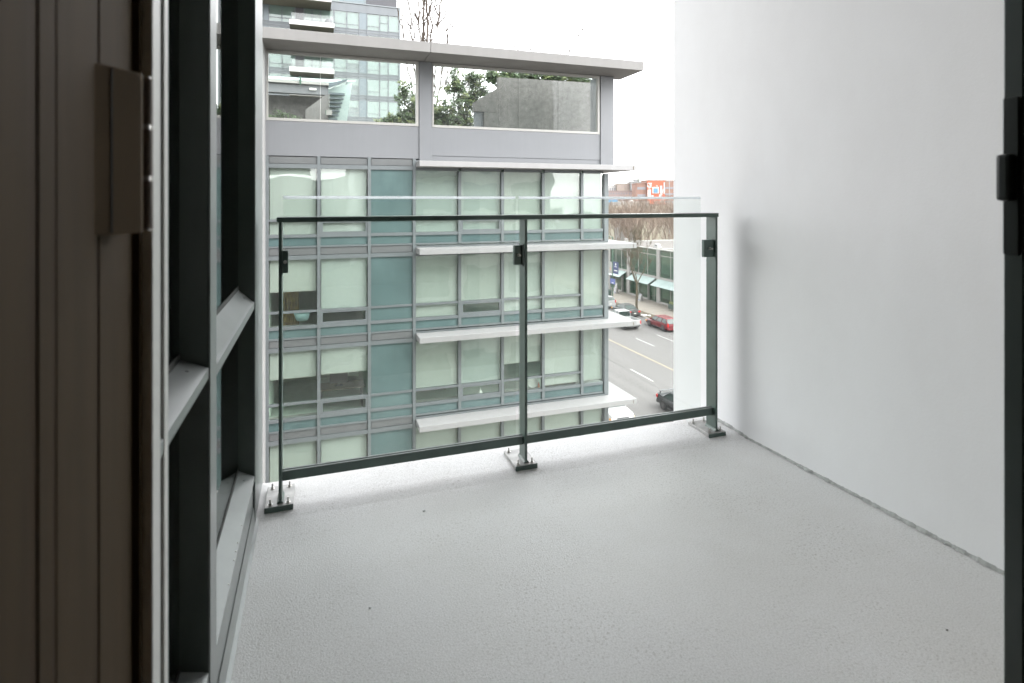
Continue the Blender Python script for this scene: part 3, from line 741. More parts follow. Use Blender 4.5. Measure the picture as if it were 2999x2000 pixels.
leafy_tree('evergreen_shrub', (3.35, 22.6, 2.9), [((2.9, 22.6, 4.15), (.5, .45, .35)), ((3.5, 22.6, 4.4), (.5, .45, .45)), ((3.35, 22.7, 5.25), (.28, .3, .45)), ((3.75, 22.6, 4.9), (.3, .3, .6))], 560, .075, 'leafy evergreen shrub at the right end of the left roof window', 21)
leafy_tree('evergreen_shrub', (5.2, 22.8, 2.9), [((4.6, 22.8, 4.5), (.6, .5, .75)), ((5.3, 22.8, 4.4), (.65, .5, .75)), ((4.9, 23.1, 4.0), (.8, .5, .6)), ((5.9, 22.9, 4.4), (.45, .4, .6)), ((5.9, 22.9, 5.3), (.55, .4, .55)), ((6.3, 22.9, 6.1), (.45, .4, .45)), ((5.4, 22.8, 5.9), (.35, .4, .5)), ((6.6, 22.9, 5.6), (.35, .3, .3))], 420, .08, 'tall leafy evergreen between the middle pillar and the concrete wall', 22)
leafy_tree('evergreen_shrub', (8.6, 22.3, 2.9), [((7.6, 22.3, 6.25), (.55, .3, .22)), ((8.6, 22.3, 6.35), (.6, .3, .2)), ((9.6, 22.3, 6.3), (.6, .3, .25)), ((10.4, 22.3, 6.3), (.6, .3, .28)), ((11.0, 22.3, 6.2), (.4, .3, .28)), ((6.9, 22.3, 6.15), (.35, .3, .25))], 900, .075, 'evergreen foliage showing over the top of the concrete wall', 23)
rng = random.Random(5)
V = []; F = []
for _ in range(70): leaves(V, F, rng, Vector((rng.uniform(-3.0, -.35), rng.uniform(20.9, 21.4), rng.uniform(3.3, 4.1))), (.22, .2, .16), 42, .05)
pydata('foliage', V, F, 'leaf_dark', hd)
bx('planter_box', 'concrete', -3.2, -.3, 20.85, 21.45, 2.901, 3.45, hd)
rng = random.Random(12)
tt = root('bare_tree', (4.76, 26.0, 2.9), label='tall bare multi stemmed tree rising above the canopy roof', cat='tree')
V = []; F = []; VT = []; FT = []
for (dx, dy, top, r0) in ((-.80, .2, 11.2, .045), (-.42, -.2, 12.2, .055), (-.08, .1, 12.8, .10), (.10, -.1, 13.2, .085), (.42, .2, 12.4, .055), (.85, 0, 11.6, .045), (-1.1, 0, 9.6, .035), (1.15, .2, 9.4, .03)):
    p = Vector((4.76 + dx * .05, 26.0 + dy * .05, 2.9)); n = 18
    for q in range(1, n + 1):
        u = q / n
        p2 = Vector((4.76 + dx * (u ** .8) + rng.gauss(0, .035), 26.0 + dy * u + rng.gauss(0, .035), 2.9 + (top - 2.9) * u))
        ra = max(.034, r0 * (1 - .8 * (u - 1 / n))); rb_ = max(.030, r0 * (1 - .8 * u))
        tube(VT, FT, p, p2, ra, rb_, 6)
        if u > .38:
            for _ in range(2):
                if rng.random() < .42:
                    a = rng.uniform(0, 6.283)
                    grow(V, F, rng, p2, Vector((math.cos(a) * .55, math.sin(a) * .55, 1)).normalized(), rng.uniform(.5, 1.1), .026, 1, [], .9, .8, 3, 4, (1, 2), .021)
        p = p2
pydata('trunk', VT, FT, 'bark', tt); pydata('crown', V, F, 'bark', tt)
bare_tree('bare_tree', (9.6, 26.0, 2.9), 3, 7.6, .04, 'bark', 'thin bare sapling with few twigs above the right half of the canopy', 35, depth=2, up=.9, spread=.30, minr=.022)
bare_tree('bare_tree', (5.75, 24.6, 2.9), 3, 4.4, .03, 'bark', 'slender bare sapling behind the right roof window beside the pillar', 38, depth=3, up=.8, spread=.34, minr=.011)

# ------------------------------------------------------------------ things inside the opposite windows
def lathe(bm, prof, c, n=20):
    rings = []
    for (r, z) in prof: rings.append([bm.verts.new((c[0] + r * math.cos(2 * math.pi * i / n), c[1] + r * math.sin(2 * math.pi * i / n), c[2] + z)) for i in range(n)])
    for a, b in zip(rings[:-1], rings[1:]):
        for i in range(n): bm.faces.new((a[i], a[(i + 1) % n], b[(i + 1) % n], b[i]))
    bm.faces.new(rings[0]); bm.faces.new(rings[-1][::-1])
bm = bmesh.new(); lathe(bm, [(.16, 0), (.20, .05), (.27, .26), (.255, .26), (.18, .05), (.14, .02)], (-.42, 19.72, -2.80)); 
lb = obj('blue_bowl', bm, 'lamp_shade', smooth=True, label='pale blue bowl on the sill behind the half open blind', cat='bowl')
cu = root('ochre_curtain', (-0.8, 20.1, -3.17), label='ochre brown curtain hanging behind the half open blind', cat='curtain')
bm = bmesh.new(); pts = [(-1.05 + .52 * i / 24, 20.1 + .025 * math.sin(i * 1.3)) for i in range(25)]; prism(bm, pts + [(x, y + .006) for x, y in reversed(pts)], -3.16, -.70); obj('cloth', bm, 'ochre_cloth', cu)
bm = bmesh.new(); lathe(bm, [(.02, 0), (.185, .012), (.20, .03), (.19, .034), (.02, .02)], (0, 0, 0), 28)
bmesh.ops.rotate(bm, verts=bm.verts, cent=(0, 0, 0), matrix=Matrix.Rotation(math.radians(82), 3, 'X'))
for vv in bm.verts: vv.co += Vector((7.47, 19.275, -5.520))
obj('white_platter', bm, 'dish_white', smooth=True, label='round white platter leaning in the window under a raised blind', cat='platter')
bm = bmesh.new(); lathe(bm, [(.035, 0), (.038, .02), (.038, .12), (.014, .15), (.014, .19), (.017, .20)], (7.70, 19.24, -5.727), 14)
obj('orange_bottle', bm, 'bottle_orange', smooth=True, label='small orange bottle on the sill right of the white platter', cat='bottle')
bm = bmesh.new(); lathe(bm, [(.03, 0), (.055, .03), (.075, .075), (.05, .12), (.022, .15), (.018, .185), (.03, .205), (.01, .235)], (5.47, 19.22, -5.727), 14)
for vv in bm.verts: vv.co.x = 5.47 + (vv.co.x - 5.47) * 1.25
obj('white_figurine', bm, 'dish_white', smooth=True, label='small white figurine standing on an office window sill', cat='figurine')
rng = random.Random(9)
pl = root('sill_plants', (8.55, 19.22, -5.727), label='low green plants on the sill under the almost closed blind', cat='plant')
V = []; F = []
for x in (8.0, 8.25, 8.45, 8.7, 8.9, 9.05): leaves(V, F, rng, Vector((x, 19.21, -5.66)), (.11, .05, .05), 30, .045)
pydata('foliage', V, F, 'leaf_light', pl); bx('trough', 'gasket', 7.9, 9.15, 19.16, 19.27, -5.727, -5.69, pl)
dk = root('office_desk', (1.2, 20.6, -6.04), label='dark office desk seen below the raised blinds at the left', cat='desk')
bx('desk_top', 'desk_wood', .1, 1.6, 20.2, 21.0, -5.36, -5.32, dk)
for x in (.15, 1.5): bx('leg', 'trim_black', x, x + .05, 20.3, 20.9, -6.04, -5.361, dk)

mo = root('computer_monitor', (.75, 20.5, -5.32), label='dark computer monitor standing on the desk behind the raised blinds', cat='monitor')
bx('screen', 'trim_black', .45, 1.05, 20.5, 20.53, -5.22, -4.86, mo); bx('stand', 'trim_black', .71, .79, 20.52, 20.56, -5.30, -5.1, mo); bx('foot', 'trim_black', .62, .88, 20.45, 20.62, -5.319, -5.30, mo)
sf = root('storage_shelf', (4.0, 21.2, -6.04), label='low office shelf with files behind the bottom pane of the centre bay', cat='shelf')
for z in (-6.0, -5.62, -5.24): bx('shelf_board', 'desk_wood', 3.3, 4.6, 21.0, 21.4, z, z + .03, sf)
for x in (3.27, 4.6): bx('shelf_side', 'desk_wood', x, x + .03, 21.0, 21.4, -6.04, -5.2, sf)
rg = random.Random(4)
for q in range(22):
    z = (-5.97, -5.59)[q % 2]; x = 3.34 + .056 * q; bx('file_box', ('dish_white', 'sign_blue', 'ochre_cloth', 'vent_grey')[rg.randrange(4)], x, x + .045, 21.02, 21.3, z, z + rg.uniform(.24, .31), sf)
# ================================================================== TOWER BEHIND
tw = root('apartment_tower', (2.0, 85.0, STREET), label='tall grey glass apartment tower with white balconies behind the roof terrace', cat='tower')
TY = 76.8; TP = 2.88
bx('tower_core', 'tower_grey', -16.0, 10.65, TY + 0.6, 95.0, STREET, 26.6, tw)
TX = [-14.0, -12.0, -10.0, -8.0, -6.2, -5.57, -4.03, -2.47, -1.44, -.45, .60, 2.23, 3.82, 5.38, 6.38, 8.03, 9.16, 10.55]
panel = {4: 'tower_panel', 7: 'tower_dark', 13: 'tower_panel'}
for x in TX: bx('mullion', 'tower_grey', x - .05, x + .05, TY - .06, TY + .1, STREET, 26.7, tw)
bx('corner_post', 'mullion_grey', 10.56, 10.75, TY - .08, TY + .6, STREET, 26.75, tw)
for k in range(8):
    z = 23.56 - TP * k
    bx('spandrel_band', 'tower_grey', -16.0, 10.56, TY + .02, TY + .58, z - .74, z - .001, tw)
    bx('band_line', 'mullion_grey', -16.0, 10.56, TY - .03, TY + .02, z - .43, z - .38, tw)
    bx('band_line', 'mullion_grey', -16.0, 10.56, TY - .03, TY + .02, z - .06, z, tw)
    bx('ceiling_edge', 'white_far', -16.0, 10.5, TY + .25, TY + .55, z + 2.06, z + 2.138, tw)
    for i in range(len(TX) - 1):
        x0, x1 = TX[i] + .051, TX[i + 1] - .051
        if i in panel:
            bx('wall_panel', panel[i], x0, x1, TY, TY + .1, z, z + 2.139, tw); continue
        pn = bx('window_pane', 'glass_tower', x0, x1, TY + .02, TY + .04, z + .001, z + 2.138, tw)
        bx('window_bar', 'mullion_grey', x0, x1, TY - .02, TY + .05, z + (.47 if i < 15 else 1.05 if i == 15 else .02), z + (.54 if i < 15 else 1.11 if i == 15 else .06), pn)
        h = random.Random(k * 31 + i).choice([0.0, 0.0, .05, .55, 1.2]) if k > 0 else 0.0
        bx('roller_blind', 'tower_blind', x0 + .02, x1 - .02, TY + .16, TY + .17, z + h, z + 2.12, pn)
bx('parapet', 'tower_grey', -16.0, 10.56, TY - .04, TY + .59, 25.70, 26.72, tw)
bx('parapet_cap', 'mullion_grey', -16.0, 10.76, TY - .10, TY + .75, 26.78, 26.90, tw)
for k in range(6):
    z = 23.16 - TP * k
    x0, x1 = (-3.06, 2.18)
    bl = bx('balcony', 'white_far', x0, x1, 74.0, 74.2, z - .58, z, tw)
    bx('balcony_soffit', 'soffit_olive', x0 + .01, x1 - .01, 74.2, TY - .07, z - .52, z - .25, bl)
    bx('guard_glass', 'glass_clear', x0 + .25, x1 - .1, 74.03, 74.05, z, z + .85, bl)
    for x in (x0 + .22, x1 - .1): bx('guard_post', 'mullion_dark', x, x + .08, 74.02, 74.10, z, z + .88, bl)
bl = bx('balcony', 'white_far', -9.0, 1.82, 73.2, 73.4, 25.5, 25.95, tw)
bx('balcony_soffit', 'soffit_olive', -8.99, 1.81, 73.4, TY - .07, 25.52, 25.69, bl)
bx('penthouse_block', 'tower_dark', 6.5, 10.7, 80.0, 94.0, 26.91, 36.0, tw)
bx('penthouse_panel', 'tower_panel', -12.0, 6.49, 80.0, 94.0, 26.91, 36.0, tw)
for x in (3.7, 6.4): bx('mullion', 'mullion_grey', x - .04, x + .04, 79.95, 79.999, 26.91, 36.0, tw)
bx('window_pane', 'tower_blind', 1.9, 3.0, 79.96, 79.99, 28.0, 31.0, tw)
tg = root('balcony_chair', (1.55, 75.0, 22.92), label='round dark woven chair on a white tower balcony', cat='chair')
bm = bmesh.new(); lathe(bm, [(.10, .05), (.42, .30), (.50, .62), (.36, .98), (.30, .96), (.42, .62), (.34, .34), (.06, .12)], (1.55, 75.0, 22.92), 18); obj('seat_shell', bm, 'tower_dark', tg, smooth=True)
bm = bmesh.new(); cyl(bm, (1.55, 75.0), .22, 22.915, 22.98, 14); obj('base', bm, 'tower_dark', tg)
# ================================================================== STREET
S = STREET
def sheet(name, m, x0, x1, y0, y1, z, parent=None, **kw):
    return pydata(name, [(x0, y0, z), (x1, y0, z), (x1, y1, z), (x0, y1, z)], [(0, 1, 2, 3)], m, parent, **kw)
sheet('ground', 'ground_mat', -1500, 1500, -600, 2400, S - 0.16, kind='structure')
road = sheet('road', 'asphalt', 16.6, 39.4, -60, 300, S, kind='structure')
def mark(x, y0, y1, w, m):
    sheet('lane_marking', m, x - w / 2, x + w / 2, y0, y1, S + .004, road)
mark(29.66, -60, 300, .07, 'paint_yellow'); mark(29.80, -60, 300, .07, 'paint_yellow')
for k in range(-8, 20):
    for (x, y) in ((26.34, 40.35), (32.76, 49.96), (35.80, 50.6)): mark(x, y + 9.1 * k, y + 9.1 * k + 3.6, .10, 'paint_white')
bx('near_pavement', 'pavement', -30, 16.45, -60, 300, S - .15, S + .13, kind='structure')
bx('near_kerb', 'kerb_stone', 16.451, 16.6, -60, 300, S - .15, S + .135, kind='structure')
bx('far_kerb', 'kerb_stone', 39.40, 39.56, -60, 300, S - .15, S + .135, kind='structure')
bx('verge', 'verge', 39.561, 41.25, -60, 300, S - .15, S + .12, kind='structure')
pav = bx('far_pavement', 'pavement', 41.251, 46.9, -60, 300, S - .15, S + .126, kind='structure')
for k in range(28):
    bx('paving_joint', 'verge', 41.26, 46.68, 44 + 1.6 * k, 44.03 + 1.6 * k, S + .1262, S + .128, pav)
rs = random.Random(17)
for n_, (x, y, s) in enumerate(((39.82, 63.5, .22), (39.92, 63.05, .30), (40.1, 63.1, .2), (40.47, 62.84, .18))):
    bm = bmesh.new(); bmesh.ops.create_icosphere(bm, subdivisions=2, radius=s)
    for vv in bm.verts:
        vv.co *= rs.uniform(.75, 1.15); vv.co.z *= .4; vv.co += Vector((x, y, S + .12 + s * .2))
    obj('litter_scrap', bm, 'snow_scrap', label=('crumpled white scrap of litter on the verge, nearest the kerb', 'largest crumpled white scrap in the middle of the verge litter', 'small white scrap beside the largest one on the verge', 'white scrap of litter on the verge closest to the pavement')[n_], cat='litter', group='white scraps on the verge')

# ------------------------------------------------------------------ vehicles
def loft(rings):
    bm = bmesh.new(); R = [[bm.verts.new(p) for p in r] for r in rings]; n = len(rings[0])
    for a, b in zip(R[:-1], R[1:]):
        for i in range(n): bm.faces.new((a[i], a[(i + 1) % n], b[(i + 1) % n], b[i]))
    bm.faces.new(R[0]); bm.faces.new(R[-1][::-1])
    return bm
def body_ring(x, w, z0, z1):
    h = z1 - z0
    pr = [(w * .86, z0), (w * .97, z0 + h * .12), (w, z0 + h * .45), (w * .985, z0 + h * .72), (w * .93, z0 + h * .95), (w * .84, z1)]
    return [(x, y, z) for y, z in pr] + [(x, -y, z) for y, z in reversed(pr)]
def panel_(name, pts, m, parent, th=.012):
    c = sum((Vector(p) for p in pts), Vector()) / len(pts)
    n = (Vector(pts[1]) - Vector(pts[0])).cross(Vector(pts[2]) - Vector(pts[0])).normalized()
    bm = bmesh.new(); a = [bm.verts.new(Vector(p) - n * th / 2) for p in pts]; b = [bm.verts.new(Vector(p) + n * th / 2) for p in pts]
    k = len(pts); bm.faces.new(a); bm.faces.new(b[::-1])
    for i in range(k): bm.faces.new((a[i], b[i], b[(i + 1) % k], a[(i + 1) % k]))
    return obj(name, bm, m, parent)
def wheel(parent, x, y, r, w=.21):
    s = 1 if y > 0 else -1
    bm = bmesh.new(); cyl(bm, (x, r), r, y - w / 2, y + w / 2, 20, 'y')
    t = obj('wheel', bm, 'tyre', parent, bevel=0.0)
    bm = bmesh.new(); cyl(bm, (x, r), r * .66, y + s * w / 2, y + s * (w / 2 + .012), 16, 'y')
    rm = obj('rim', bm, 'rim', t)
    bm = bmesh.new()
    for q in range(5):
        a = q * 2 * math.pi / 5 + .3
        cyl(bm, (x + math.cos(a) * r * .40, r + math.sin(a) * r * .40), r * .12, y + s * (w / 2 + .012), y + s * (w / 2 + .016), 8, 'y')
    obj('rim_openings', bm, 'trim_black', rm)
def car(name, loc, heading, paint, label, kind='sedan', group=None, L=4.6, W=1.76, H=1.43):
    t = empty(name, loc, heading, label=label, cat='car' if kind != 'pickup' else 'truck', group=group)
    w = W / 2; hl = L / 2; r = .32 if kind not in ('pickup', 'suv') else .38
    fx, rx = hl - .88, -hl + .92
    belt = .92 if kind not in ('pickup', 'suv') else 1.12
    lo = .24 if kind not in ('pickup', 'suv') else .36
    if kind == 'pickup':
        st = [(hl, .86, lo + .15, belt - .22), (hl - .12, .95, lo, belt - .08), (hl - 1.0, 1, lo, belt), (hl - 1.25, 1, lo, belt + .02), (-.62, 1, lo, belt + .02)]
    elif kind == 'suv':
        st = [(hl, .88, lo + .1, belt - .22), (hl - .10, .95, lo, belt - .06), (hl - 1.0, 1, lo, belt), (0, 1, lo, belt + .02), (-hl + .25, 1, lo, belt + .02), (-hl + .03, .96, lo, belt + .0), (-hl, .9, lo + .12, belt - .1)]
    elif kind == 'wagon':
        st = [(hl, .80, lo + .1, belt - .30), (hl - .12, .92, lo, belt - .20), (hl - .5, .98, lo, belt - .12), (hl - 1.15, 1, lo, belt - .02), (0, 1, lo, belt), (-hl + .5, 1, lo, belt + .02), (-hl + .06, .95, lo, belt), (-hl, .9, lo + .12, belt - .2)]
    else:
        st = [(hl, .80, lo + .1, belt - .30), (hl - .12, .92, lo, belt - .20), (hl - .5, .98, lo, belt - .12), (hl - 1.2, 1, lo, belt - .03), (0, 1, lo, belt), (-hl + .95, 1, lo, belt + .04), (-hl + .35, .97, lo, belt + .05), (-hl + .06, .93, lo, belt + .02), (-hl, .88, lo + .14, belt - .16)]
    bm = loft([body_ring(x, w * k, a, b) for x, k, a, b in st])
    body = obj('body', bm, paint, t, smooth=False)
    # greenhouse: base points and roof points (half widths taper in)
    g = {'sedan': (hl - 1.25, hl - 1.95, -hl + 1.55, -hl + .85), 'wagon': (hl - 1.15, hl - 1.85, -hl + .55, -hl + .12),
         'suv': (hl - 1.15, hl - 1.75, -hl + .42, -hl + .10), 'pickup': (hl - 1.35, hl - 1.95, -.50, -.40)}[kind]
    zb_ = belt - .01; bw, rw = w * .93, w * .74
    xa, xb, xc, xd = g
    core = loft([[(xa, bw, zb_), (xa, -bw, zb_), (xd, -bw, zb_), (xd, bw, zb_)], [(xb, rw, H - .05), (xb, -rw, H - .05), (xc, -rw, H - .05), (xc, rw, H - .05)]])
    obj('cabin_lining', core, 'trim_black', t)
    bm = loft([[(xb + .06, rw + .02, H - .06), (xb + .06, -rw - .02, H - .06), (xc - .05, -rw - .02, H - .06), (xc - .05, rw + .02, H - .06)], [(xb - .10, rw - .10, H), (xb - .10, -rw + .10, H), (xc + .10, -rw + .10, H), (xc + .10, rw - .10, H)]])
    obj('roof', bm, paint, t)
    e = .012
    panel_('windscreen', [(xa + e, bw * .92, zb_ + .03), (xa + e, -bw * .92, zb_ + .03), (xb + .05, -rw * .92, H - .09), (xb + .05, rw * .92, H - .09)], 'car_glass', t)
    panel_('rear_window', [(xd - e, bw * .88, zb_ + .06), (xd - e, -bw * .88, zb_ + .06), (xc - .04, -rw * .9, H - .09), (xc - .04, rw * .9, H - .09)], 'car_glass', t)
    nwin = {'sedan': 2, 'wagon': 3, 'suv': 3, 'pickup': 2}[kind]
    for s in (1, -1):
        for q in range(nwin):
            u0, u1 = q / nwin + .03, (q + 1) / nwin - .03
            def lp(u, top):
                bx_ = xa + (xd - xa) * u; tx = xb + (xc - xb) * u
                return (tx, s * (rw + e), H - .09) if top else (bx_, s * (bw + e), zb_ + .04)
            panel_('side_window', [lp(u0, 0), lp(u1, 0), lp(u1, 1), lp(u0, 1)], 'car_glass', t)
        for (b0, t0) in (((xa + .02, s * (bw + .01), zb_), (xb + .05, s * (rw + .01), H - .05)), ((xd - .01, s * (bw + .01), zb_), (xc - .04, s * (rw + .01), H - .05))) + tuple(((xa + (xd - xa) * q / nwin, s * (bw + .016), zb_), (xb + (xc - xb) * q / nwin, s * (rw + .016), H - .05)) for q in range(1, nwin)):
            V = []; F = []; tube(V, F, Vector(b0), Vector(t0), .035, .03, 6); pydata('pillar', V, F, paint, t)
        bx('door_mirror', paint, xa - .35, xa - .22, s * (w + .02), s * (w + .17), belt + .02, belt + .16, t)
        bx('sill_trim', 'trim_black', rx + .42, fx - .42, s * (w * .955), s * (w * .99), lo - .015, lo + .09, t)
        for q in (.02, -.02 - (.95 if kind != 'pickup' else .0)):
            bx('door_handle', 'trim_black' if paint != 'car_white' else 'trim_black', q - .08, q + .08, s * (w * .985), s * (w * .985 + .02), belt - .16, belt - .12, t)
    for x in (fx, rx):
        for s in (1, -1):
            bm = bmesh.new(); cyl(bm, (x, r + .02), r + .055, s * (w - .20), s * (w + .002), 20, 'y'); obj('wheel_arch', bm, 'trim_black', t)
            wheel(t, x, s * (w - .10), r)
    for s in (1, -1):
        if kind == 'pickup':
            bx('tail_light', 'red_lens', -hl - .012, -hl + .03, s * (w - .14), s * (w - .01), belt - .42, belt - .06, t)
        elif kind in ('wagon', 'suv'):
            bx('tail_light', 'red_lens', -hl - .005, -hl + .12, s * (w * .80), s * (w * .985), belt - .30, belt + .06, t)
        else:
            bx('tail_light', 'red_lens', -hl - .006, -hl + .20, s * (w * .58), s * (w * .975), belt - .26, belt - .06, t)
        bx('headlight', 'clear_lens', hl - .20, hl + .006, s * (w * .52), s * (w * .90), belt - .44, belt - .26, t)
        bx('indicator', 'amber_lens', hl - .24, hl - .02, s * (w * .905), s * (w * .955), belt - .43, belt - .28, t)
    bx('front_bumper', paint if kind != 'pickup' else 'rim', hl - .10, hl + .05, -w * .86, w * .86, lo, lo + .20, t, bevel=.02)
    bx('rear_bumper', paint if kind != 'pickup' else 'rim', -hl - .06, -hl + .12, -w * .90, w * .90, lo + (.06 if kind == 'pickup' else .02), lo + .24, t, bevel=.02)
    bx('grille', 'trim_black', hl - .05, hl + .012, -w * .45, w * .45, belt - .46, belt - .28, t)
    bx('licence_plate', 'dish_white', -hl - .075, -hl - .06, -.16, .16, lo + .26, lo + .38, t)
    if kind == 'pickup':
        xb0, xb1 = -hl, -.60
        for s in (1, -1): bx('bed_side', paint, xb0 + .045, xb1, s * (w - .09), s * w, lo + .08, belt + .04, t, bevel=.015)
        bx('tailgate', paint, xb0, xb0 + .07, -w + .01, w - .01, lo + .22, belt + .03, t, bevel=.015)
        bx('tailgate_badge', 'rim', xb0 - .008, xb0 - .001, -.12, .12, belt - .26, belt - .20, t)
        bx('bed_floor', 'bed_liner', xb0 + .071, xb1, -w + .091, w - .091, lo + .2, lo + .26, t)
        bx('bed_bulkhead', paint, xb1 - .07, xb1 - .001, -w + .091, w - .091, lo + .261, belt + .05, t)
        bx('chassis', 'trim_black', xb0 + .1, xb1, -w * .6, w * .6, lo - .05, lo + .2, t)
    return t
car('red_estate_car', (38.32, 56.85, S), math.pi / 2, 'car_red', 'red estate car parked at the far kerb', 'wagon', L=4.6, H=1.46)
car('white_pickup', (34.55, 59.55, S), math.pi / 2, 'car_white', 'white crew cab pickup truck with an open bed driving away', 'pickup', L=5.3, W=1.9, H=1.85)
car('grey_saloon_car', (38.32, 65.2, S), math.pi / 2, 'car_grey', 'silver grey saloon parked behind the white pickup, under the street tree', 'sedan', L=4.6)
car('white_hatchback', (38.30, 71.3, S), math.pi / 2, 'car_white', 'white hatchback parked farthest along the far kerb', 'suv', L=4.3, H=1.60)
dc = car('dark_saloon_car', (24.30, 33.3, S), -math.pi / 2, 'car_dark', 'dark saloon with a rear spoiler coming along the near lane', 'sedan', L=4.6)
bx('rear_spoiler', 'car_dark', -2.22, -2.02, -.66, .66, 1.09, 1.12, dc)
for s in (-.6, .6): bx('spoiler_leg', 'car_dark', -2.16, -2.06, s - .03, s + .03, .95, 1.09, dc)
car('white_sport_utility', (18.86, 34.65, S), -math.pi / 2, 'car_white', 'white utility vehicle with its bonnet showing below the lowest sunshade slab', 'suv', L=4.5, W=1.86, H=1.78)

# ------------------------------------------------------------------ shop building over the road
sh = root('shop_building', (50.0, 65.0, S), label='two storey shop building with tall green windows across the road', cat='building')
SX = 46.7
bx('roof', 'roof_gravel', SX + .3, 62.0, 38.0, 85.0, -6.35, -6.05, sh)
bx('parapet', 'frame_cream', SX - .06, SX + .28, 38.0, 85.2, -6.10, -5.98, sh)
bx('parapet', 'frame_cream', SX + .281, 62.0, 85.0, 85.2, -6.34, -5.85, sh)
bx('parapet', 'frame_cream', SX + .29, 62.0, 69.72, 69.90, -6.04, -5.85, sh)
bx('rear_wall', 'shop_stone', 58.0, 62.0, 38.0, 85.0, S, -6.36, sh)
bx('end_wall', 'shop_stone', SX + .3, 57.99, 84.8, 85.0, S, -6.36, sh)
bx('interior_floor', 'shop_interior', SX + .2, 57.99, 38.0, 84.79, S + .05, S + .14, sh)
bx('upper_floor', 'shop_interior', SX + .2, 57.99, 38.0, 84.79, -10.28, -10.0, sh)
bx('inner_wall', 'shop_interior', 49.5, 49.6, 38.0, 84.79, S + .15, -6.36, sh)
pil = [44.5, 52.9, 61.4, 69.81, 78.06, 84.3]
for y in pil: bx('pilaster', 'shop_stone', SX - .12, SX + .3, y, y + (.80 if y > 60 else .8), S + .1, -6.11, sh)
for a, b in zip(pil[:-1], pil[1:]):
    a2, b2 = a + .801, b - .001
    bx('floor_beam', 'shop_stone', SX - .02, SX + .2, a2, b2, -10.29, -9.98, sh)
    bx('window_transom', 'frame_cream', SX - .01, SX + .08, a2, b2, -6.95, -6.86, sh)
    n = 3
    for q in range(n):
        y0 = a2 + (b2 - a2) * q / n; y1 = a2 + (b2 - a2) * (q + 1) / n
        if q: bx('window_mullion', 'frame_cream', SX - .015, SX + .09, y0 - .045, y0 + .045, -9.979, -6.111, sh)
        p_ = bx('window_pane', 'glass_shop', SX + .03, SX + .045, y0 + .05, y1 - .05, -9.97, -6.96, sh)
        bx('window_pane', 'glass_shop', SX + .03, SX + .045, y0 + .05, y1 - .05, -6.85, -6.12, sh)
        # ground floor
        door = (q == 0)
        xs = SX + (.35 if door else .03)
        bx('shop_window' if not door else 'shop_door', 'glass_shop', xs, xs + .015, y0 + .05, y1 - .05, S + (.40 if not door else .15), -10.30, sh)
        if not door: bx('stall_riser', 'shop_stone', SX, SX + .15, y0 + .05, y1 - .05, S + .1, S + .395, sh)
        bx('shopfront_post', 'frame_cream', SX - .015, SX + .36, y1 - .049, y1 + .04, S + .1, -10.291, sh)
        if door: bx('door_bar', 'frame_cream', xs - .02, xs - .002, (y0 + y1) / 2 - .04, (y0 + y1) / 2 + .04, S + .15, -10.31, sh)
for (a, b) in ((70.85, 76.95), (79.0, 84.2), (64.0, 70.2), (55.4, 61.2)):
    aw = None
    n = 3
    for q in range(n):
        y0 = a + (b - a) * q / n + .03; y1 = a + (b - a) * (q + 1) / n - .03
        bm = bmesh.new(); v4 = [(SX - .13, y0, -10.31), (45.25, y0, -11.10), (45.25, y1, -11.10), (SX - .13, y1, -10.31)]
        A = [bm.verts.new(p) for p in v4]; B = [bm.verts.new((p[0], p[1], p[2] + .03)) for p in v4]
        bm.faces.new(A); bm.faces.new(B[::-1])
        for i in range(4): bm.faces.new((A[i], B[i], B[(i + 1) % 4], A[(i + 1) % 4]))
        pn = obj('awning_panel', bm, 'awning_glass', sh)
    for y in (a, b):
        V = []; F = []; tube(V, F, Vector((SX - .1, y, -10.35)), Vector((45.3, y, -11.13)), .04, .04, 6); tube(V, F, Vector((SX - .1, y, -11.2)), Vector((45.4, y, -11.10)), .03, .03, 6)
        pydata('awning_arm', V, F, 'mullion_grey', sh)
rv = root('roof_vent', (48.5, 73.2, -6.05), label='white hooded vent on the shop roof', cat='vent')
bx('curb', 'white_far', 48.1, 48.9, 72.6, 73.8, -6.05, -5.88, rv)
bx('hood', 'white_far', 48.2, 48.8, 72.75, 73.65, -5.88, -5.50, rv, bevel=.08)
bx('louvre', 'vent_grey', 48.19, 48.20, 72.95, 73.45, -5.80, -5.62, rv)
rv = root('roof_vent', (49.5, 84.0, -6.05), label='small pair of white vent pipes at the far end of the shop roof', cat='vent')
for y in (83.6, 84.2):
    bm = bmesh.new(); cyl(bm, (49.5, y), .12, -6.05, -5.5, 10); cyl(bm, (49.5, y), .2, -5.5, -5.35, 10); obj('pipe', bm, 'white_far', rv)
bare_tree('street_tree', (41.30, 67.30, S + .12), 4, 7.2, .19, 'bark_green', 'bare street tree with a forked mossy trunk on the far pavement', 44, depth=4, up=.55, spread=.55, trunk=3.3, minr=.012)

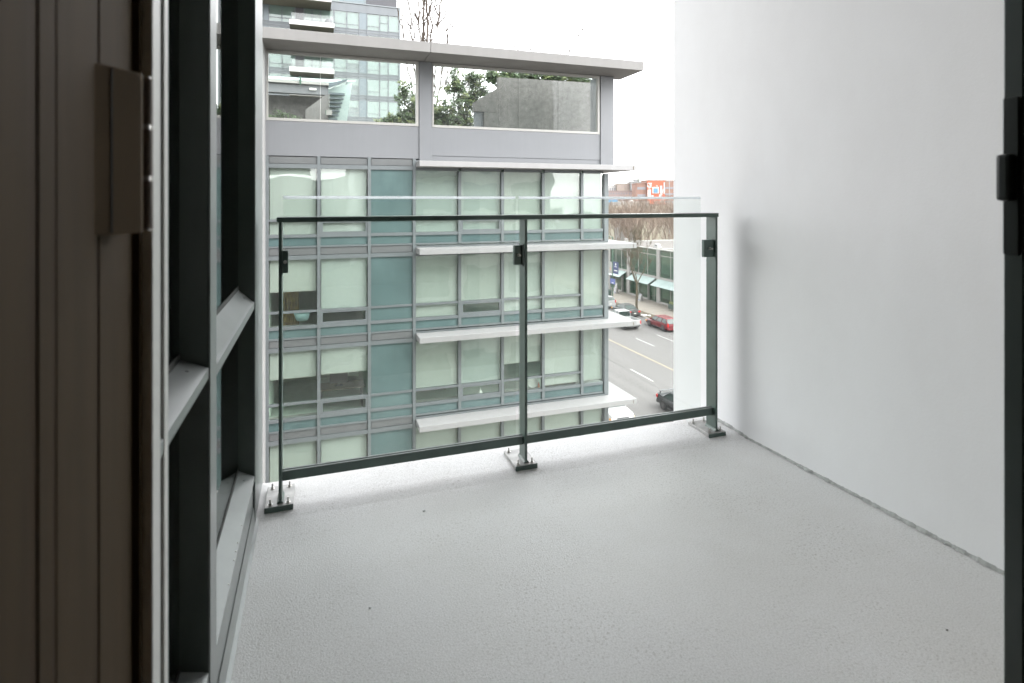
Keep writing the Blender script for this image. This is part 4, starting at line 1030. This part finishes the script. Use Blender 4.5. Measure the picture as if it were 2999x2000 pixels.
# street furniture
lp = root('lamp_post', (40.45, 72.4, S + .12), label='green lamp post carrying a blue banner and a blue square sign', cat='lamp post')
bm = bmesh.new(); cyl(bm, (40.45, 72.4), .075, S + .12, -4.2, 12); obj('pole', bm, 'pole_green', lp)
V = []; F = []; tube(V, F, Vector((40.45, 72.4, -4.3)), Vector((38.9, 72.4, -3.8)), .05, .04, 8); pydata('arm', V, F, 'pole_green', lp)
bx('lantern', 'mullion_grey', 38.4, 38.95, 72.25, 72.55, -3.87, -3.74, lp, bevel=.03)
bn = bx('banner', 'sign_blue', 40.44, 40.46, 70.75, 72.25, -9.45, -7.75, lp)
bm = bmesh.new(); cyl(bm, (71.5, -8.10), .17, 40.43, 40.438, 14, 'x'); obj('banner_emblem', bm, 'dish_white', bn)
bx('banner_text', 'dish_white', 40.43, 40.438, 71.12, 71.88, -8.46, -8.38, bn)
bx('banner_text', 'dish_white', 40.43, 40.438, 71.05, 71.95, -9.05, -8.90, bn)
bn = bx('banner', 'frame_cream', 40.44, 40.46, 72.55, 73.6, -9.55, -7.85, lp)
bx('banner_mark', 'bottle_orange', 40.43, 40.438, 72.98, 73.14, -9.0, -8.75, bn)
sg = bx('square_sign', 'sign_periwinkle', 40.36, 40.372, 71.55, 72.95, -10.98, -10.22, lp)
bx('sign_mark', 'dish_white', 40.352, 40.358, 71.95, 72.50, -10.86, -10.76, sg)
def aframe(loc, w, h, label, top=None):
    t = empty('pavement_sign', loc, math.radians(-12), label=label, cat='sign', group='folding signs outside the shops')
    for s in (-1, 1):
        bm = bmesh.new(); prism(bm, [(s * .30, 0), (s * .32, 0), (s * .03, h), (s * .01, h)], -w / 2, w / 2, 'y')
        b = obj('board', bm, 'white_far', t)
        if s < 0:
            for (za, zc, ww_) in ((.86, .93, .75), (.62, .66, .5), (.50, .54, .62), (.12, .22, .8)):
                bm = bmesh.new()
                def fx(z): return -.30 + .29 * z / h - .026
                prism(bm, [(fx(za * h), za * h), (fx(za * h) + .004, za * h), (fx(zc * h) + .004, zc * h), (fx(zc * h), zc * h)], -w * ww_ / 2, w * ww_ / 2, 'y')
                obj('lettering', bm, 'sign_blue', b)
    if top: bx('top_card', 'white_far', -.03, .0, -w * .5, w * .3, h, h + .45, t)
aframe((45.2, 72.55, S + .126), .95, 1.05, 'white folding pavement sign right of the street tree')
aframe((45.2, 79.75, S + .126), 1.1, 1.2, 'white folding pavement sign with a card on top, left of the street tree', True)
nb = root('newspaper_box', (45.0, 64.3, S + .126), label='dark green news box on thin legs by the shop door', cat='news box')
bx('cabinet', 'bin_green', 44.72, 45.2, 63.75, 65.0, S + .42, S + 1.05, nb, bevel=.03)
for x in (44.76, 45.1):
    for y in (63.8, 64.85): bx('leg', 'bin_green', x, x + .05, y, y + .05, S + .126, S + .42, nb)
bx('top_display', 'leaf_light', 44.78, 45.15, 63.9, 64.9, S + 1.06, S + 1.35, nb)
lb = root('litter_bin', (42.4, 76.9, S + .126), label='dark green litter bin on the pavement near the lamp post', cat='bin')
bm = bmesh.new(); cyl(bm, (42.4, 76.9), .30, S + .126, S + 1.15, 14, r2=.36); obj('drum', bm, 'bin_green', lb)
bm = bmesh.new(); cyl(bm, (42.4, 76.9), .38, S + 1.15, S + 1.30, 14, r2=.24); obj('lid', bm, 'bin_green', lb)
# young twigs of a street tree on the near pavement
bare_tree('bare_sapling', (15.9, 33.0, S + .13), 4, 5.0, .05, 'bark', 'bare young tree with fine twigs beside the near side of the road', 52, depth=2, up=.7, spread=.35, trunk=1.6)

# ------------------------------------------------------------------ wood behind the shops (reads as one brown mass)
rng = random.Random(77); V = []; F = []
for i in range(74):
    x = rng.uniform(53, 92); y = rng.uniform(88, 128)
    H = rng.uniform(11.5, 15.5)
    base = Vector((x, y, S)); tube(V, F, base, base + Vector((0, 0, H * .3)), .17, .14, 4)
    for s in range(3):
        a = rng.uniform(0, 6.283)
        grow(V, F, rng, base + Vector((0, 0, H * .3)), Vector((math.cos(a) * .35, math.sin(a) * .35, 1)).normalized(), H * .34, .085, 3, [], .6, .55, 3, 3, (2, 3), .022)
pydata('bare_wood', V, F, 'bark_pink', kind='stuff', label='brown mass of bare winter trees behind the shops', cat='trees')

# ------------------------------------------------------------------ hillside and far town
def at(u, d): return (u * math.cos(YAW) + d * math.sin(YAW), -u * math.sin(YAW) + d * math.cos(YAW))
V = []; F = []
NU, ND = 24, 16
for j in range(ND + 1):
    d = 190 + 900 * j / ND
    for i in range(NU + 1):
        u = -300 + 900 * i / NU
        h = S - .1 + min(1, (d - 190) / 240) ** 1.2 * 12.0 * (1 if d < 700 else max(0.2, 1 - (d - 700) / 500))
        x, y = at(u, d); V.append((x, y, h + rng.uniform(-.4, .4) * (j > 0)))
for j in range(ND):
    for i in range(NU):
        a = j * (NU + 1) + i; F.append((a, a + 1, a + NU + 2, a + NU + 1))
pydata('hillside', V, F, 'verge', smooth=True, kind='structure')
def far_box(t, name, m, u0, u1, d0, d1, z0, z1, parent=None):
    bm = bmesh.new(); pts = [at(u0, d0), at(u1, d0), at(u1, d1), at(u0, d1)]
    prism(bm, pts, z0, z1, 'z'); return obj(name, bm, m, t if parent is None else parent)
def far_building(name, u0, u1, d, depth, z1, m, label, rows=(), roofline=True, ncol=6, wm='window_far', cat='building'):
    x, y = at((u0 + u1) / 2, d); z0 = -9.0 if d > 300 else S
    t = root(name, (x, y, z0), label=label, cat=cat)
    far_box(t, 'wall', m, u0, u1, d, d + depth, z0, z1)
    if roofline: far_box(t, 'parapet', m, u0 - .3, u1 + .3, d - .3, d + depth, z1 + .01, z1 + .5)
    for (za, zc, strip) in rows:
        if strip: far_box(t, 'window', wm, u0 + .6, u1 - .6, d - .12, d - .01, za, zc)
        else:
            for q in range(ncol):
                uu = u0 + (u1 - u0) * (q + .25) / ncol
                far_box(t, 'window', wm, uu, uu + (u1 - u0) * .45 / ncol, d - .12, d - .01, za, zc)
    return t
far_building('brick_building', 92.3, 99.7, 420, 16, 13.0, 'brick_far', 'brick building with dark window strips left of the orange mural', ((8.7, 10.6, True), (3.4, 5.2, True)))
t = far_building('brick_building', 99.75, 126.0, 419, 18, 15.4, 'brick_far', 'taller brick building carrying the orange mural', ((9.2, 10.6, True), (4.6, 6.0, True), (-1.5, .4, True)))
mu = far_box(t, 'mural_panel', 'mural', 99.9, 113.0, 418.3, 418.7, -2.0, 15.0)
far_box(t, 'mural_patch', 'white_far', 103.6, 108.6, 418.0, 418.28, 5.8, 10.6, mu)
far_box(t, 'mural_patch', 'blue_board', 104.6, 107.6, 417.7, 417.98, 6.4, 9.6, mu)
for (ua, ub, za, zc) in ((100.1, 102.6, 2.9, 8.6), (109.4, 110.9, 2.9, 11.5), (102.8, 104.6, 2.7, 4.6), (108.6, 110.6, 2.7, 5.2), (112.0, 112.9, 6.0, 14.0)):
    far_box(t, 'mural_patch', 'white_far', ua, ub, 418.0, 418.28, za, zc, mu)
far_building('low_mauve_building', 75.7, 98.5, 450, 20, 8.0, 'mauve_far', 'long low mauve building with one dark row of windows on the hill', ((5.6, 6.7, False),), ncol=11)
far_building('beige_block', 96.6, 108.0, 520, 18, 15.6, 'beige_far', 'plain beige block on the skyline', ((11.5, 12.6, False), (13.4, 14.6, False)), ncol=4, wm='mauve_far')
far_building('white_block', 87.8, 96.4, 525, 18, 14.2, 'white_far', 'pale stepped block at the left end of the skyline', ((9.5, 12.2, False),), ncol=4)
far_building('grey_block', 108.2, 121.6, 515, 18, 17.2, 'grey_far', 'grey block with pale bays beside the mural on the skyline', ((9.5, 11.8, False), (13.6, 16.2, False)), ncol=6)
far_building('roof_house', 117.0, 120.0, 540, 8, 20.5, 'grey_far', 'small stair house above the grey block roofline', ((16, 17.5, False),), ncol=2)
far_building('cream_works', 32.6, 36.8, 178, 14, -1.6, 'cream_far', 'low cream industrial building left of the silver duct', ((-2.9, -2.3, False),), ncol=3)
far_building('cream_works', 41.6, 48.2, 182, 14, -1.5, 'cream_far', 'low cream industrial building right of the silver duct', ((-3.2, -2.4, False),), ncol=4)
far_building('white_workshop', 46.0, 58.0, 240, 18, -.2, 'white_far', 'long white workshop roofs below the mural', ((-3.0, -1.6, False),), ncol=8)
far_building('white_workshop', 24.5, 33.5, 215, 14, -.9, 'white_far', 'row of pale low workshops at the left below the skyline', ((-3.0, -1.8, False),), ncol=7)
far_building('grey_workshop', 35.5, 46.5, 260, 16, .4, 'grey_far', 'grey sheds in the middle distance above the bare trees', ((-1.8, -.6, False),), ncol=9)
bb = root('billboard', (*at(40.5, 235), S), label='pale blue billboard low on the skyline at the left', cat='billboard')
far_box(bb, 'board', 'blue_board', 39.9, 43.8, 235, 235.3, .2, 1.25)
for u in (40.5, 43.2): far_box(bb, 'leg', 'grey_far', u, u + .25, 235.31, 235.5, S, .6)
du = root('gooseneck_duct', (*at(31.4, 149.5), -2.9), label='large silver gooseneck exhaust duct above the bare trees', cat='duct')
V = []; F = []; pr_ = None
path = [(-2.9, 0), (-1, 0)] ; pts = [Vector((*at(31.0, 150), z)) for z in (-6.0, -1.0, .1)]
for a in range(0, 200, 20): pts.append(Vector((*at(31.0 + .55 - .55 * math.cos(math.radians(a)), 150), .1 + .62 * math.sin(math.radians(a)))))
for a, b in zip(pts[:-1], pts[1:]): tube(V, F, a, b, .40, .40, 14)
pydata('pipe', V, F, 'duct_metal', du, smooth=True)
far_building('plant_house', 29.0, 33.0, 152, 8, -5.2, 'grey_far', 'plant house carrying the silver duct behind the bare trees')
up = root('utility_pole', (*at(55.6, 200), S), label='tall wooden utility pole with crossarm near the white wall', cat='pole')
x, y = at(55.6, 200)
bm = bmesh.new(); cyl(bm, (x, y), .22, S, 9.0, 8, r2=.14); obj('pole', bm, 'grey_far', up); far_box(up, 'crossarm', 'grey_far', 54.4, 56.8, 199.9, 200.1, 7.7, 7.95)
rng = random.Random(3)
cf = root('conifer', (*at(125.0, 560), -4.0), label='dark conifer standing on the skyline beside the mural', cat='tree')
V = []; F = []; x, y = at(125.0, 560); tube(V, F, Vector((x, y, -4)), Vector((x, y, 21)), .4, .1, 6); pydata('trunk', V, F, 'bark', cf)
V = []; F = []
for i in range(40):
    z = 8 + 14 * i / 40; R = 3.2 * (1 - i / 42) + .3; leaves(V, F, rng, Vector((x, y, z)), (R, R, .6), 26, .55)
pydata('foliage', V, F, 'leaf_dark', cf)
